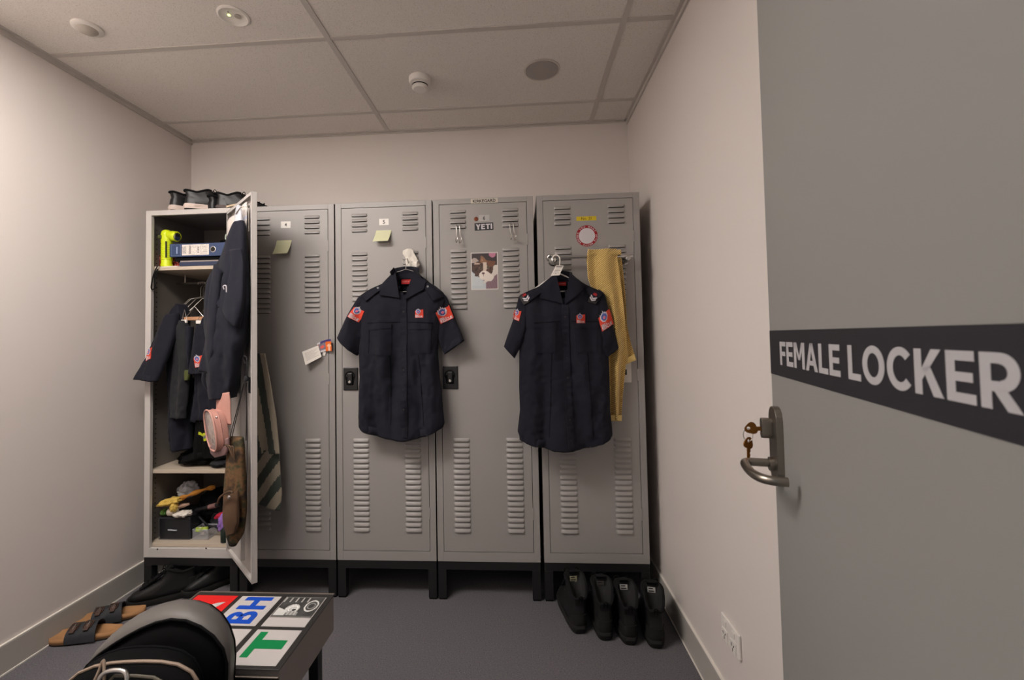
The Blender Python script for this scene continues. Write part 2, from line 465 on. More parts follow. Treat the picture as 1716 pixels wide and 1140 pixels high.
fr = MB().box((1.36, YF-.13, 0), (1.385, YF+.01, 2.075)).box((2.275, YF-.13, 0), (2.30, YF+.01, 2.075)).box((1.36, YF-.13, 2.075), (2.30, YF+.01, 2.10))
struct('trim_1', fr, 'doorpaint', bevel=.002)

def skirting(name, a, b, axis):
    """axis 'x': wall face at constant x; thin bevelled band with a lighter bead at the floor"""
    o = struct(name, MB().box(a, b), 'base', bevel=.003)
    return o
skirting('baseboard_left', (XL, YF, 0.0), (XL+.010, YB, .112), 'x')
skirting('baseboard_right', (XR-.010, YF, 0.0), (XR, YB, .112), 'x')
skirting('baseboard_back', (XL+.010, YB-.010, 0.0), (XR-.010, YB, .112), 'y')
for nm, a, b in (('trim_2', (XL+.010, YF, 0), (XL+.014, YB-.014, .005)), ('trim_3', (XR-.014, YF, 0), (XR-.010, YB-.014, .005)),
                 ('trim_4', (XL+.010, YB-.014, 0), (XR-.010, YB-.010, .005)), ('trim_5', (XL, YF, .112), (XL+.009, YB, .1145)), ('trim_6', (XR-.009, YF, .112), (XR, YB, .1145))):  # upper strips paint the highlight on the skirting's top edge; floor strips are beads
    struct(nm, MB().box(a, b), 'bead')

# ceiling: slab, lay-in boards, grid bars and stepped wall angle
ceil = struct('ceiling', MB().box((XL-.12, YF-.14, ZC+.04), (XR+.12, YB+.12, ZC+.12)), 'grid')
xs = [XL, 1.1534, 2.3534, XR]; ys = [YF, -1.6057, -1.0057, -.4057, .1943, YB]
GW = .012
for i in range(len(xs)-1):
    for j in range(len(ys)-1):
        a = (xs[i] + GW*.4, ys[j] + GW*.4, ZC+.003); b = (xs[i+1] - GW*.4, ys[j+1] - GW*.4, ZC+.018)
        MB().box(a, b).build('ceiling_tile', 'tile', ceil, bevel=.0015)
for x in xs[1:-1]: MB().box((x-GW, YF, ZC-.001), (x+GW, YB, ZC+.006)).build('grid_bar', 'grid', ceil, bevel=.001)
for y in ys[1:-1]: MB().box((XL, y-GW, ZC-.0005), (XR, y+GW, ZC+.006)).build('grid_bar', 'grid', ceil, bevel=.001)
def angle_trim(a, b, c, d):
    MB().box(a, b).box(c, d).build('wall_angle', 'grid', ceil, bevel=.001)
angle_trim((XL, YF, ZC-.002), (XL+.024, YB, ZC+.006), (XL, YF, ZC-.020), (XL+.010, YB, ZC-.002))
angle_trim((XR-.024, YF, ZC-.002), (XR, YB, ZC+.006), (XR-.010, YF, ZC-.020), (XR, YB, ZC-.002))
angle_trim((XL, YB-.024, ZC-.002), (XR, YB, ZC+.006), (XL, YB-.008, ZC-.008), (XR, YB, ZC-.002))

# ceiling fittings
def light_panel(x0, x1, y0, y1, label):
    t = thing('light_panel', label, 'ceiling light', ((x0+x1)/2, (y0+y1)/2, ZC-.004))
    f = .018; z0, z1 = ZC-.006, ZC+.004
    MB().box((x0, y0, z0), (x1, y0+f, z1)).box((x0, y1-f, z0), (x1, y1, z1)).box((x0, y0+f, z0), (x0+f, y1-f, z1)).box((x1-f, y0+f, z0), (x1, y1-f, z1)).build('frame', 'plastic_white', t)
    area = (x1-x0-2*f)*(y1-y0-2*f)      # radiance from watts / (pi * area)
    MB().box((x0+f, y0+f, ZC-.003), (x1-f, y1-f, ZC-.001)).build('diffuser', emit_material('lamp_diffuser', LAMP_COLOR, LAMP_POWER / (PI * area)), t)
light_panel(-.034, 1.141, -1.60, -1.02, 'lit rectangular white light panel set in the ceiling grid behind the view')

t = thing('motion_sensor', 'white round ceiling sensor near the left wall', 'sensor', (.249, -.552, ZC+.003))
MB().lathe((.249, -.552, ZC+.003), [(.050, 0), (.050, -.006), (.044, -.010), (.034, -.011)], 40, cap=False).build('rim', 'plastic_white', t, smooth=True)
MB().lathe((.249, -.552, ZC+.003), [(.034, -.006), (.034, -.012), (.026, -.020), (.012, -.024), (.001, -.0245)], 32).build('lens', 'lens', t, smooth=True)
t = thing('emergency_light', 'white oval-looking emergency downlight with a tiny lit green-yellow indicator', 'emergency light', (.852, -.562, ZC+.003))
MB().lathe((.852, -.562, ZC+.003), [(.056, 0), (.056, -.004), (.050, -.007), (.043, -.004), (.040, -.002), (.001, -.002)], 44).build('rim', 'plastic_white', t, smooth=True)
MB().box((.836, -.574, ZC-.003), (.844, -.566, ZC+.002)).build('indicator', emit_material('indicator_glow', (.8, 1, .25), 2.2), t, bevel=.001)
MB().disc((.846, -.585, ZC+.001), (0, 0, -1), .004, .003, 12).disc((.868, -.560, ZC+.001), (0, 0, -1), .012, .002, 16).build('test_button', 'lens', t)
t = thing('smoke_detector', 'white domed smoke detector in the middle of the ceiling', 'smoke detector', (1.464, -.093, ZC+.003))
MB().lathe((1.464, -.093, ZC+.003), [(.052, 0), (.052, -.018), (.048, -.026), (.042, -.028)], 40).build('base', 'plastic_white', t, smooth=True)
MB().lathe((1.464, -.093, ZC+.003), [(.030, -.028), (.038, -.031), (.038, -.048), (.031, -.055), (.001, -.057)], 40).build('sensing_head', 'plastic_white', t, smooth=True)
MB().lathe((1.464, -.093, ZC+.003), [(.0385, -.036), (.0385, -.042)], 40, cap=False).build('vent', 'dark', t)
t = thing('ceiling_speaker', 'flat round grey ceiling speaker with a pale ring', 'speaker', (2.045, -.107, ZC+.003))
MB().lathe((2.045, -.107, ZC+.003), [(.084, 0), (.084, -.003), (.076, -.005), (.074, -.002)], 48, cap=False).build('rim', material('speaker_rim', (190, 182, 175), .5), t, smooth=True)
MB().disc((2.045, -.107, ZC+.002), (0, 0, -1), .074, .004, 48).build('grille', 'speaker', t)

# power outlet on the right wall
t = thing('power_outlet', 'white double power outlet low on the right wall by the skirting', 'power outlet', (XR, -.678, .305))
MB().box((XR-.009, -.738, .268), (XR, -.618, .343)).build('plate', 'plastic_white', t, bevel=.003)
for yy in (-.706, -.650):
    MB().box((XR-.013, yy-.018, .272), (XR-.009, yy+.018, .306)).build('socket', 'plastic_white', t, bevel=.001)
    k = MB()
    for dy, dz, rr in ((-.007, .004, .5), (.007, .004, -.5), (0, -.009, 0)):
        m4 = Matrix.Translation((XR-.0135, yy+dy, .289+dz)) @ Matrix.Rotation(rr, 4, 'X')
        k.box((-.0003, -.0012, -.0045), (.0005, .0012, .0045), 0, m4)
    k.build('pin_slot', 'dark', t)
    MB().box((XR-.013, yy-.009, .316), (XR-.009, yy+.009, .333)).build('rocker_switch', 'plastic_white', t, bevel=.001)

# ------------------------------------------------------------------ entrance door on the right, standing open
DA = Vector((2.428, -1.207, 0)); DD = Vector((-.249, -.968, 0)).normalized(); DN = Vector((-.968, .249, 0)).normalized()
DW, DH = .82, 2.04
door = MB()
def dpt(s, h, z): return DA + DD*s + DN*h + Vector((0, 0, z))
door.add([dpt(0,0,.012), dpt(DW,0,.012), dpt(DW,-.038,.012), dpt(0,-.038,.012), dpt(0,0,DH), dpt(DW,0,DH), dpt(DW,-.038,DH), dpt(0,-.038,DH)],
         [(0,1,2,3),(4,7,6,5),(0,4,5,1),(1,5,6,2),(2,6,7,3),(3,7,4,0)])
door = struct('door_1', door, 'doorpaint', bevel=.0012)
tag(door, 'grey flush door standing open with a black lettered sign band', 'door')
sg = MB(); sg.add([dpt(0.0005,.0006,1.1725), dpt(DW-.002,.0006,1.1725), dpt(DW-.002,.0006,1.2595), dpt(0.0005,.0006,1.2595)], [(0,1,2,3)])
band = sg.build('sign_band', 'sign_black', door)
def sign_letters(txt, s0, s1):
    ql, wd = letter_quads(txt, .2, .085); k = (s1 - s0) / wd; hh = .0435
    for q in ql:
        mb = MB(); put_quads(mb, q, lambda a, b, h: dpt(s0 + a*k, .0008 + h, 1.1945 + b*hh), h=.0003)
        mb.build('letter', 'sign_white', band)
sign_letters('FEMALE', .067, .328); sign_letters('LOCKER', .351, .622)
# lever set
pl = MB()
def stadium(s0, z0, z1, hw, h0, h1, mb, mi=0, n=10):
    P = [(s0 + hw*math.cos(R(a)), z1 - hw + hw*math.sin(R(a))) for a in [180*i/n for i in range(n+1)]] + \
        [(s0 + hw*math.cos(R(a)), z0 + hw + hw*math.sin(R(a))) for a in [180 + 180*i/n for i in range(n+1)]]
    mb.prism(P, h0, h1, mi, lambda a, b, h: dpt(a, h, b))
stadium(.040, .962, 1.112, .026, .0, .012, pl)
pl.build('lock_plate', 'steel', door, bevel=.0015)
lv = MB(); lv.tube(bez([dpt(.034, .012, 1.0), dpt(.034, .042, 1.0), dpt(.036, .056, 1.0), dpt(.060, .064, .9985), dpt(.118, .060, .997), dpt(.150, .058, .997)][:3] +
      [dpt(.052, .064, 1.0), dpt(.10, .064, .998), dpt(.132, .056, .998), dpt(.146, .040, .998), dpt(.148, .018, .998)], 6), .0082, 12)
lv.build('lever_handle', 'steel', door, smooth=True)
MB().disc(dpt(.040, .0, 1.0), DN, .013, .020, 20).build('lever_rose', 'steel', door, smooth=True)
cy = MB(); stadium(.034, 1.048, 1.088, .0085, .012, .030, cy); cy.build('key_cylinder', 'steel', door, bevel=.001)
# keys: one in the cylinder, one hanging from its ring
def key_shape(mb, c, ex, ey, ez, s=1.0):
    """bow + shoulder + bitted blade in the plane (ex, ey), c = centre of the bow, blade along -ey"""
    n = 16; outer = []
    for i in range(n):
        a = 2*PI*i/n; rr = .0115*(1 + .12*math.cos(3*a + .5)); outer.append((rr*math.cos(a), rr*math.sin(a)))
    hole = [(.0032*math.cos(2*PI*i/n), .005 + .0032*math.sin(2*PI*i/n)) for i in range(n)]
    f = lambda a, b, h: c + ex*a*s + ey*b*s + ez*h
    vs = [f(a, b, h) for h in (-.001, .001) for a, b in outer + hole]
    m = 2*n; fs = []
    for i in range(n):
        j = (i+1) % n
        fs += [(i, j, n+j, n+i), (m+i, m+n+i, m+n+j, m+j), (i, m+i, m+j, j), (n+i, n+j, m+n+j, m+n+i)]
    mb.add(vs, fs)
    blade = [(-.004, -.010), (.004, -.010), (.004, -.034), (.0015, -.037), (-.002, -.034), (-.0035, -.030), (-.0015, -.027), (-.0035, -.023), (-.0015, -.020), (-.004, -.016)]
    mb.prism(blade, -.001, .001, 0, f)
kt = thing('door_key', 'brass key turned in the door lock cylinder', 'key', tuple(dpt(.034, .050, 1.068)))
kb = MB(); key_shape(kb, dpt(.034, .047, 1.066), Vector((0,0,1)), DN, DD); kb.build('key_blade', 'brass', kt)
kt2 = thing('door_key', 'brass key hanging from the ring below the door lock', 'key', tuple(dpt(.034, .053, 1.036)))
kb = MB(); key_shape(kb, dpt(.034, .053, 1.036), (DN*.8 + DD*.6).normalized(), Vector((0,0,1)), (DD*.8 - DN*.6).normalized()); kb.build('key_blade', 'brass', kt2)
c0 = dpt(.034, .053, 1.0525)
kr = MB(); kr.tube([c0 + DN*.0085*math.cos(2*PI*i/24) + Vector((0,0,.0125))*math.sin(2*PI*i/24) + DD*.0006*i/24 for i in range(24)], .0007, 6, closed=True)
ko = kr.build('key_ring', 'wire'); tag(ko, 'thin wire ring joining the two brass keys', 'key ring')
# ------------------------------------------------------------------ lockers
DEPTH = .418
DZ0, DZ1 = .229, 1.915                 # door panel bottom / top
def louvre_mesh():
    """pressed hood, open underneath: origin at the slot's lower edge centre, facing -y"""
    mb = MB(); w, h, d = .041, .0155, .0075
    prof = [(0.0, h), (-d*.35, h*.80), (-d*.75, h*.48), (-d, h*.16), (-d, 0.0)]
    xsn = [-1, -.90, -.80, 0, .80, .90, 1]; sc_ = [0, .55, 1, 1, 1, .55, 0]
    rings = []
    for xx, k in zip(xsn, sc_): rings.append([(xx*w, y*k - .0002, z if k > 0 else z*.9) for y, z in prof])
    mb.loft(rings, 0, False, False, closed_ring=False)
    mb.add([(-w*.9, -.0003, -.0022), (w*.9, -.0003, -.0022), (w*.9, -.0003, .004), (-w*.9, -.0003, .004)], [(0,1,2,3)], 1)  # dark strips paint the shade in and under the slot
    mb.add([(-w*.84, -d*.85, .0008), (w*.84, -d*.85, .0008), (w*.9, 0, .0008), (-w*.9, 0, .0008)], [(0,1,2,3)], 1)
    me = bpy.data.meshes.new('louver'); me.from_pydata([tuple(v) for v in mb.v], [], mb.f)
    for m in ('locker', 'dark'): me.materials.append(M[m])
    me.polygons.foreach_set('material_index', mb.mi)
    me.polygons.foreach_set('use_smooth', [i == 0 for i in mb.mi])
    me.update(); return me
LOUV = louvre_mesh()
LZ = [1.879 - .0257*i for i in range(4)] + [1.684 - .0253*i for i in range(12)] + [.764 - .02545*i for i in range(18)]

def latch(parent, x, z):
    """black recessed swing latch; x,z = centre; parts under the door"""
    p = MB().box((x-.037, -.007, z-.056), (x+.037, .0005, z+.056)).build('latch_plate', 'black', parent, bevel=.003)
    r = MB()
    r.lathe((x-.002, -.0075, z+.012), [(.026, 0), (.0255, -.0015), (.0225, -.0015), (.021, .0)], 28, axis=(0, 1, 0), cap=False)
    q = [(x-.024, z+.012), (x+.020, z+.012), (x+.016, z-.030), (x-.020, z-.030)]
    r.prism(q, -.0085, -.007)
    r.build('latch_cup', 'blackmatte', p, bevel=.001)
    h = MB().box((x-.012, -.017, z-.024), (x+.012, -.008, z+.028)); h.build('latch_handle', 'black', p, bevel=.003)
    k = MB().disc((x, -.017, z-.014), (0, -1, 0), .0065, .003, 18); k.build('key_cylinder', 'chrome', p, bevel=.0006)

def make_locker(i, label, x0, x1, openrot=None):
    t = thing('locker', label, 'locker', (x0, 0, 0), group='row of five grey metal lockers')
    st = .030
    b = MB()
    b.box((x0, .0, HB), (x0+.0015, DEPTH, T)).box((x1-.0015, .0, HB), (x1, DEPTH, T))
    b.box((x0, DEPTH-.0015, HB), (x1, DEPTH, T))
    b.box((x0, 0, T-.0015), (x1, DEPTH, T)).box((x0, 0, HB), (x1, DEPTH, HB+.0015))
    # face frame: stiles, head, sill (folded channel, 18 mm deep)
    b.box((x0, 0, HB), (x0+st, .018, T)).box((x1-st, 0, HB), (x1, .018, T))
    b.box((x0+st, 0, T-.025), (x1-st, .018, T)).box((x0+st, 0, HB), (x1-st, .018, HB+.045))
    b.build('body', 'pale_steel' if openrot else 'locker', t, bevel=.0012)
    # dark sheet that paints the shade in the gap around the door
    if not openrot:
        MB().box((x0+st-.002, .012, HB+.04), (x1-st+.002, .016, T-.02)).build('inner_sheet', 'dark', t)
    # stand: rail with four legs and feet
    MB().box((x0+.001, .002, HB-.040), (x1-.001, .042, HB)).box((x0+.001, DEPTH-.042, HB-.040), (x1-.001, DEPTH-.002, HB)) \
        .box((x0+.001, .042, HB-.040), (x0+.041, DEPTH-.042, HB)).box((x1-.041, .042, HB-.040), (x1-.001, DEPTH-.042, HB)) \
        .build('stand_rail', 'stand', t, bevel=.0012)
    for lx in (x0+.001, x1-.041):
        for ly in (.002, DEPTH-.042):
            lg = MB().box((lx, ly, .008), (lx+.040, ly+.040, HB-.040)).build('leg', 'stand', t, bevel=.0015)
            MB().box((lx+.002, ly+.002, 0), (lx+.038, ly+.038, .008)).build('foot', 'blackmatte', lg, bevel=.002)
    # door: built in world position, hinged at the right
    w0, w1 = x0+st+.0022, x1-st-.0022
    hx = w1
    d = MB()
    zz0, zz1 = HB+.045+.0025, T-.025-.0025
    if openrot is None:
        d.box((w0, -.0005, zz0), (w1, .010, zz1))
        door = d.build('door', 'locker', t, bevel=.001)
        for cx in (x0+.124, x0+.381):
            for z in LZ:
                if i == 3 and False: pass
                o = bpy.data.objects.new('louver', LOUV); COL.objects.link(o); o.parent = door
                o.location = (cx - x0, -.0006, z - .008)
        latch(door, x0+.075, 1.064)
    else:
        # local: origin at the hinge foot, x from -W to 0, outer skin at y=0, folded edges to y=.022
        W = w1 - w0
        m4 = Matrix.Translation((hx - x0, -.001, 0)) @ Matrix.Rotation(openrot, 4, 'Z')
        d.box((-W, 0, zz0), (0, .0012, zz1))
        d.box((-W, 0, zz0), (-W+.0014, .022, zz1)).box((-.0014, 0, zz0), (0, .022, zz1))
        d.box((-W, 0, zz0), (0, .022, zz0+.0014)).box((-W, 0, zz1-.0014), (0, .022, zz1))
        d.box((-W, .0206, zz0), (-W+.014, .022, zz1)).box((-.014, .0206, zz0), (0, .022, zz1))
        d.box((-W, .0206, zz0), (0, .022, zz0+.014)).box((-W, .0206, zz1-.014), (0, .022, zz1))
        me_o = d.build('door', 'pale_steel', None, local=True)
        me_o.parent = t; me_o.matrix_local = m4; WM[me_o.name] = WM[t.name] @ m4
        door = me_o
        ch = MB()
        ch.box((-.245, .0012, zz0+.03), (-.243, .018, zz1-.03)).box((-.197, .0012, zz0+.03), (-.195, .018, zz1-.03)).box((-.245, .0165, zz0+.03), (-.195, .018, zz1-.03))
        ch.build('stiffener', 'pale_steel', door, local=True, bevel=.001)
        lrod = MB().tube([(-W+.030, .012, .45), (-W+.030, .012, 1.70)], .004, 8)
        lrod.build('latch_rod', 'wire', door, local=True, smooth=True)
        MB().box((-W+.012, .001, 1.03), (-W+.075, .016, 1.10)).build('latch_case', 'black', door, local=True, bevel=.002)
        for cx in (-.342, -.085):
            for z in LZ:
                o = bpy.data.objects.new('louver', LOUV); COL.objects.link(o); o.parent = door
                o.location = (cx, -.0006, z - .008)
    for z in (1.73, 1.065, .41):
        MB().box((x1-st-.006, -.0022, z-.028), (x1-st+.003, .006, z+.028)).build('hinge', 'pale_steel' if openrot else 'locker', t, bevel=.001)
    return t, door

LX = [(.004, .496), (.504, .998), (1.004, 1.494), (1.500, 1.993), (2.010, 2.502)]
L1, D1 = make_locker(1, 'open grey locker with clothes inside, next to the left wall', *LX[0], openrot=R(137.3))
L2, D2 = make_locker(2, 'closed grey locker numbered 4 with a sticky note and two cards', *LX[1])
L3, D3 = make_locker(3, 'closed grey locker numbered 5 behind the dark shirt with plain shoulders', *LX[2])
L4, D4 = make_locker(4, 'closed grey locker numbered 6 with a pet photo and wire hooks', *LX[3])
L5, D5 = make_locker(5, 'closed grey locker with a towel rail and yellow strip label', *LX[4])

# inside of the open locker
x0, x1 = LX[0]
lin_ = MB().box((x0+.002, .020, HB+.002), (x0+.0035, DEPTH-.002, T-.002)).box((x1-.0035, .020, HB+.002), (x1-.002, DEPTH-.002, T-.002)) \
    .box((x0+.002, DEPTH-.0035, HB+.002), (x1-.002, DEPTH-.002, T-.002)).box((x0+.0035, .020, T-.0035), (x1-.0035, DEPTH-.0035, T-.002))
lin_.build('inner_sheet', 'inside', L1)
hp = MB()
for z in [.25 + .0255*k for k in range(64)]:
    for y in (.045, .065): hp.disc((x0+.0036, y, z), (1, 0, 0), .0035, .0006, 8)
o = hp.build('shelf_holes', 'dark', L1); o['kind'] = 'stuff'
hp = MB()
for z in [1.83, 1.815, 1.545, 1.53, 1.0, .985]:
    for x in (.20, .215): hp.disc((x, DEPTH-.0036, z), (0, -1, 0), .0032, .0006, 8)
o = hp.build('back_holes', material('light_through_hole', (190, 186, 180), .6), L1); o['kind'] = 'stuff'  # pale discs painted as light coming through the back panel
def shelf(z, y0=.022):
    MB().box((x0+.004, y0, z-.018), (x1-.004, DEPTH-.004, z-.0165+.0165)).build('shelf', 'shelf', L1, bevel=.0012)
shelf(1.652); shelf(.612); shelf(HB+.062, .020)
for xx in (x0+.055, x1-.055): MB().tube([(xx, .20, 1.634), (xx, .20, 1.588)], .004, 8).build('rail_bracket', 'wire', L1)
MB().tube([(x0+.005, .20, 1.588), (x1-.005, .20, 1.588)], .0055, 12).build('hanging_rail', 'chrome', L1, smooth=True)
# screws in the sill
for xx, zz in ((x0+.075, .2255), (x0+.33, .233)):
    MB().disc((xx, -.0005, zz-.002), (0, -1, 0), .004, .001, 10).build('screw', 'ink', L1)

# ------------------------------------------------------------------ labels and paper on the doors
def plate(name, label, cat, x0_, x1_, z0_, z1_, mat, text=None, tw=None, rot=0.0, tmat='ink', th=.0008, bold=.015, bev=.0, y=-.0005, group=None):
    cx, cz = (x0_+x1_)/2, (z0_+z1_)/2; w, h = x1_-x0_, z1_-z0_
    t = thing(name, label, cat, (cx, y, cz), group=group)
    f = wall_fn(cx, y, cz, rot, out=0)
    mb = MB(); mb.prism([(-w/2,-h/2),(w/2,-h/2),(w/2,h/2),(-w/2,h/2)], 0, th, 0, f); mb.build('backing', mat, t, bevel=bev)
    if text:
        tb = MB(); vs, fs, wd = font_faces(text, bold); s = tw / wd; hh = max(v[1] for v in vs) * s
        tb.add([f(a*s - tw/2, b*s - hh/2, th + .0003) for a, b in vs], fs); tb.build('lettering', tmat, t)
    return t
plate('number_plate', 'small white plate with the numeral 4, beside the open door', 'label', .724, .774, 1.827, 1.860, 'plastic_white', '4', .0115, bev=.0006, rot=-.02)
plate('number_plate', 'small white plate with the numeral 5, above the plain-strap shirt', 'label', 1.229, 1.278, 1.824, 1.856, 'plastic_white', '5', .0115, bev=.0006, rot=0)
plate('number_plate', 'small grey number plate 6 beside a round copper badge', 'label', 1.727, 1.779, 1.826, 1.857, material('grey_plate', (172, 168, 166), .4), '6', .0115, bev=.0006, rot=0)
plate('name_label', 'pale strip label with a name in capitals on the top rim of a locker', 'label', 1.689, 1.822, 1.9155, 1.9385, material('pale_tape', (196, 188, 176), .6), 'KIRKEGARD', .112, rot=.006, y=-.0006, bold=.03)
plate('strip_label', 'narrow yellow strip label above the round red and white sticker', 'label', 2.201, 2.296, 1.8115, 1.8320, 'yellow_label', 'No. 21', .048, rot=-.0, bold=.0)
t = thing('word_sticker', 'black sticker with white block capitals under the number 6', 'sticker', (1.752, -.0005, 1.799))
f = wall_fn(1.752, 0, 1.7995, .02, out=-.0006)
mb = MB(); mb.prism([(-.046,-.0185),(.046,-.0185),(.046,.0185),(-.046,.0185)], 0, .0006, 0, f); mb.build('backing', 'sign_black', t)
q, wd = letter_quads('YETI', .23, .09); k = .080 / wd; mb = MB()
for qq in q: put_quads(mb, [[(a*k - .040, b*.026 - .013) for a, b in p] for p in qq], lambda a, b, h: f(a, b, .0007 + h), h=.0003)
mb.build('lettering', 'white', t)
t = thing('round_badge', 'tiny round copper badge beside the number 6', 'badge', (1.714, -.0005, 1.838))
MB().lathe((1.714, -.0005, 1.838), [(.0105, 0), (.0105, -.0015), (.0085, -.0022), (.006, -.0012), (.0045, -.0022), (.0001, -.0022)], 24, axis=(0, 1, 0)).build('rim', 'copper', t, smooth=True)

# round sticker: red ring with lettering around a plain pale centre
t = thing('round_sticker', 'round red and white sticker with lettering around its rim', 'sticker', (2.249, -.0005, 1.737))
cx, cz, RO, RI = 2.249, 1.737, .0515, .0385
mb = MB(); n = 48
mb.loft([[(cx + rr*math.cos(2*PI*k/n), yy, cz + rr*math.sin(2*PI*k/n)) for k in range(n)] for rr, yy in ((RO, -.0005), (RO, -.0012), (RI, -.0012), (RI, -.0010))], 0, False, False)
mb.build('ring', 'darkred', t)
MB().disc((cx, -.0005, cz), (0, -1, 0), RI, .0006, 48).build('centre', 'white', t)
def arc_text(txt, a_mid, span, inside, r0, hh, mb):
    L = [c for c in txt]; 
    for i, ch in enumerate(L):
        if ch == ' ': continue
        a = a_mid + (span * (i - (len(L)-1)/2) / max(1, len(L)-1)) * (-1 if not inside else 1)
        vs, fs, wd = font_faces(ch, .03); s = hh
        ca, sa = math.cos(a), math.sin(a)
        ex = (sa, -ca) if not inside else (-sa, ca); ey = (ca, sa) if not inside else (-ca, -sa)
        bx, bz = cx + r0*ca, cz + r0*sa
        mb.add([(bx + ex[0]*(p-wd/2)*s + ey[0]*q_*s, -.0016, bz + ex[1]*(p-wd/2)*s + ey[1]*q_*s) for p, q_ in vs], fs)
mb = MB(); arc_text('DO YOU WANT A', PI/2, R(175), False, .0412, .0105, mb); arc_text('SOME BACON PLS', -PI/2, R(165), True, .0490, .0105, mb)
mb.build('lettering', 'white', t)

# sticky notes, curling out from a stuck top edge
def sticky(label, x, ztop, w, h, out, skew=0.0, tw=0.0):
    t = thing('sticky_note', label, 'note', (x, -.0005, ztop))
    rings = []
    for k in range(9):
        u = k/8; y = -.0010 - out*(u**1.4); z = ztop - h*(u - .08*u*u)
        xx = x - w/2 + skew*u
        rings.append([(xx, y, z), (xx+w, y - tw*u, z + tw*u*.3), (xx+w, y - tw*u - .0004, z + tw*u*.3), (xx, y - .0004, z)])
    mb = MB(); mb.loft(rings); mb.build('sheet', 'note', t)
sticky('pale yellow sticky note on the locker next to the open door', .741, 1.764, .078, .080, .030, -.006, .004)
sticky('pale yellow sticky note above the white rag', 1.2525, 1.798, .077, .067, .034, -.008, .002)

# cards stuck at the edge of locker 4
t = thing('paper_card', 'white paper card hanging askew beside a colourful sticker', 'card', (.89, -.004, 1.19))
P = [Vector((.846, -.030, 1.202)), Vector((.919, -.012, 1.232)), Vector((.939, -.018, 1.176)), Vector((.868, -.040, 1.137))]
mb = MB(); off = Vector((0, -.0006, 0))
mb.add([p for p in P] + [p + off for p in P], [(3,2,1,0),(4,5,6,7),(0,1,5,4),(1,2,6,5),(2,3,7,6),(3,0,4,7)])
mb.build('sheet', 'paper', t)
mb = MB()
for k in range(7):
    u = .2 + .09*k
    a = P[0].lerp(P[3], u); b = P[1].lerp(P[2], u); e0 = a.lerp(b, .12); e1 = a.lerp(b, .88 - .1*(k % 3)); d_ = (P[3]-P[0])*.022
    mb.add([e0 + off*1.6, e1 + off*1.6, e1 + d_ + off*1.6, e0 + d_ + off*1.6], [(0,1,2,3)])
mb.build('writing', material('faint_writing', (176, 168, 162), .8), t)
def card_ink(u, v):
    if v > .84: return (64, 52, 118) if u > .2 else (210, 210, 214)
    if u < .12: return (170, 56, 34)
    if u > .56: 
        if abs(u-.82) < .05 and v < .6: return (238, 196, 170)
        return (232, 108, 36) if abs(v-.45) > .08 or u < .66 else (244, 180, 140)
    if v < .16: return (206, 200, 200)
    d = math.hypot((u-.34)*1.3, v-.45)
    if d < .16: return (226, 96, 84)
    if d < .34: return (122, 118, 134)
    return (150, 142, 146) if (int(u*14)+int(v*9)) % 2 else (88, 72, 78)
t = thing('colour_sticker', 'small orange and purple sticker over the locker edge', 'sticker', (.955, -.003, 1.22))
ink_grid('print', t, lambda u, v, h: Vector((.912 + .080*u - .004*v*u, -.005 - .016*(1-math.cos((u-.5)*1.6)) - .012*u, 1.190 + .010*u + (.052+.006*u)*v + .012*math.sin(u*2.6)*.6)), 22, 14, card_ink)
mb = MB(); mb.add([(.938,-.006,1.182),(.952,-.006,1.180),(.954,-.006,1.200),(.940,-.006,1.200)], [(0,1,2,3)]); mb.build('torn_corner', 'paper', t)

# pet photo
def soft(u, v, cx, cy, rx, ry): return math.hypot((u-cx)/rx, (v-cy)/ry)
def cat_ink(u, v):
    if u < .035 or u > .965 or v < .025 or v > .975: return (206, 200, 196)
    c = (58, 48, 50)                                    # dark backdrop
    if v > .80 and soft(u, v, .80, .96, .13, .10) < 1: c = (184, 118, 142)
    if u < .3 and .72 < v < .80 + .06*math.sin(u*12): c = (176, 160, 152)
    if v < .30 + .34*u - .16*math.sin(u*3): c = (128, 102, 110) if (int(u*31+v*17) % 3) else (116, 92, 100)
    if v < .50 - .55*u and u < .55: c = (182, 190, 194)
    if in_poly(u, v, [(.03,.50),(.45,.22),(.42,.10),(.03,.12)]): c = (190, 196, 198)
    if in_poly(u, v, [(.45,.15),(.62,.22),(.98,.42),(.98,.66),(.80,.64),(.55,.40)]): c = (206, 198, 188)
    wob = .05*noise.noise(Vector((u*7, v*7, 3)))
    hd = soft(u+wob, v+wob, .44, .56, .40, .22)
    if hd < 1: c = (82, 58, 48) if noise.noise(Vector((u*16, v*10, 1))) > -.15 else (58, 42, 38)
    if in_poly(u, v, [(.33,.74),(.38,.93),(.50,.86),(.60,.76),(.50,.68)]): c = (134, 96, 70)
    if in_poly(u, v, [(.39,.76),(.405,.85),(.46,.78)]): c = (170, 124, 92)
    if in_poly(u, v, [(.58,.79),(.94,.75),(.84,.62),(.66,.60)]): c = (112, 74, 52)
    if in_poly(u+wob, v, [(.44,.74),(.58,.74),(.60,.60),(.57,.46),(.42,.46),(.47,.60)]): c = (202, 184, 168)
    if soft(u+wob, v, .50, .385, .21, .125) < 1: c = (222, 212, 202)
    if soft(u, v+wob, .64, .33, .20, .11) < 1: c = (216, 206, 196)
    if hd < 1.02 and soft(u, v, .22, .70, .13, .02) < 1: c = (196, 172, 156)
    if soft(u, v, .365, .585, .055, .035) < 1 or soft(u, v, .635, .60, .05, .034) < 1: c = (112, 104, 84)
    if soft(u, v, .37, .585, .026, .026) < 1 or soft(u, v, .63, .60, .024, .025) < 1: c = (20, 17, 17)
    if soft(u, v, .455, .44, .05, .028) < 1: c = (92, 66, 66)
    if abs(u-.46) < .008 and .36 < v < .42: c = (130, 104, 100)
    return c
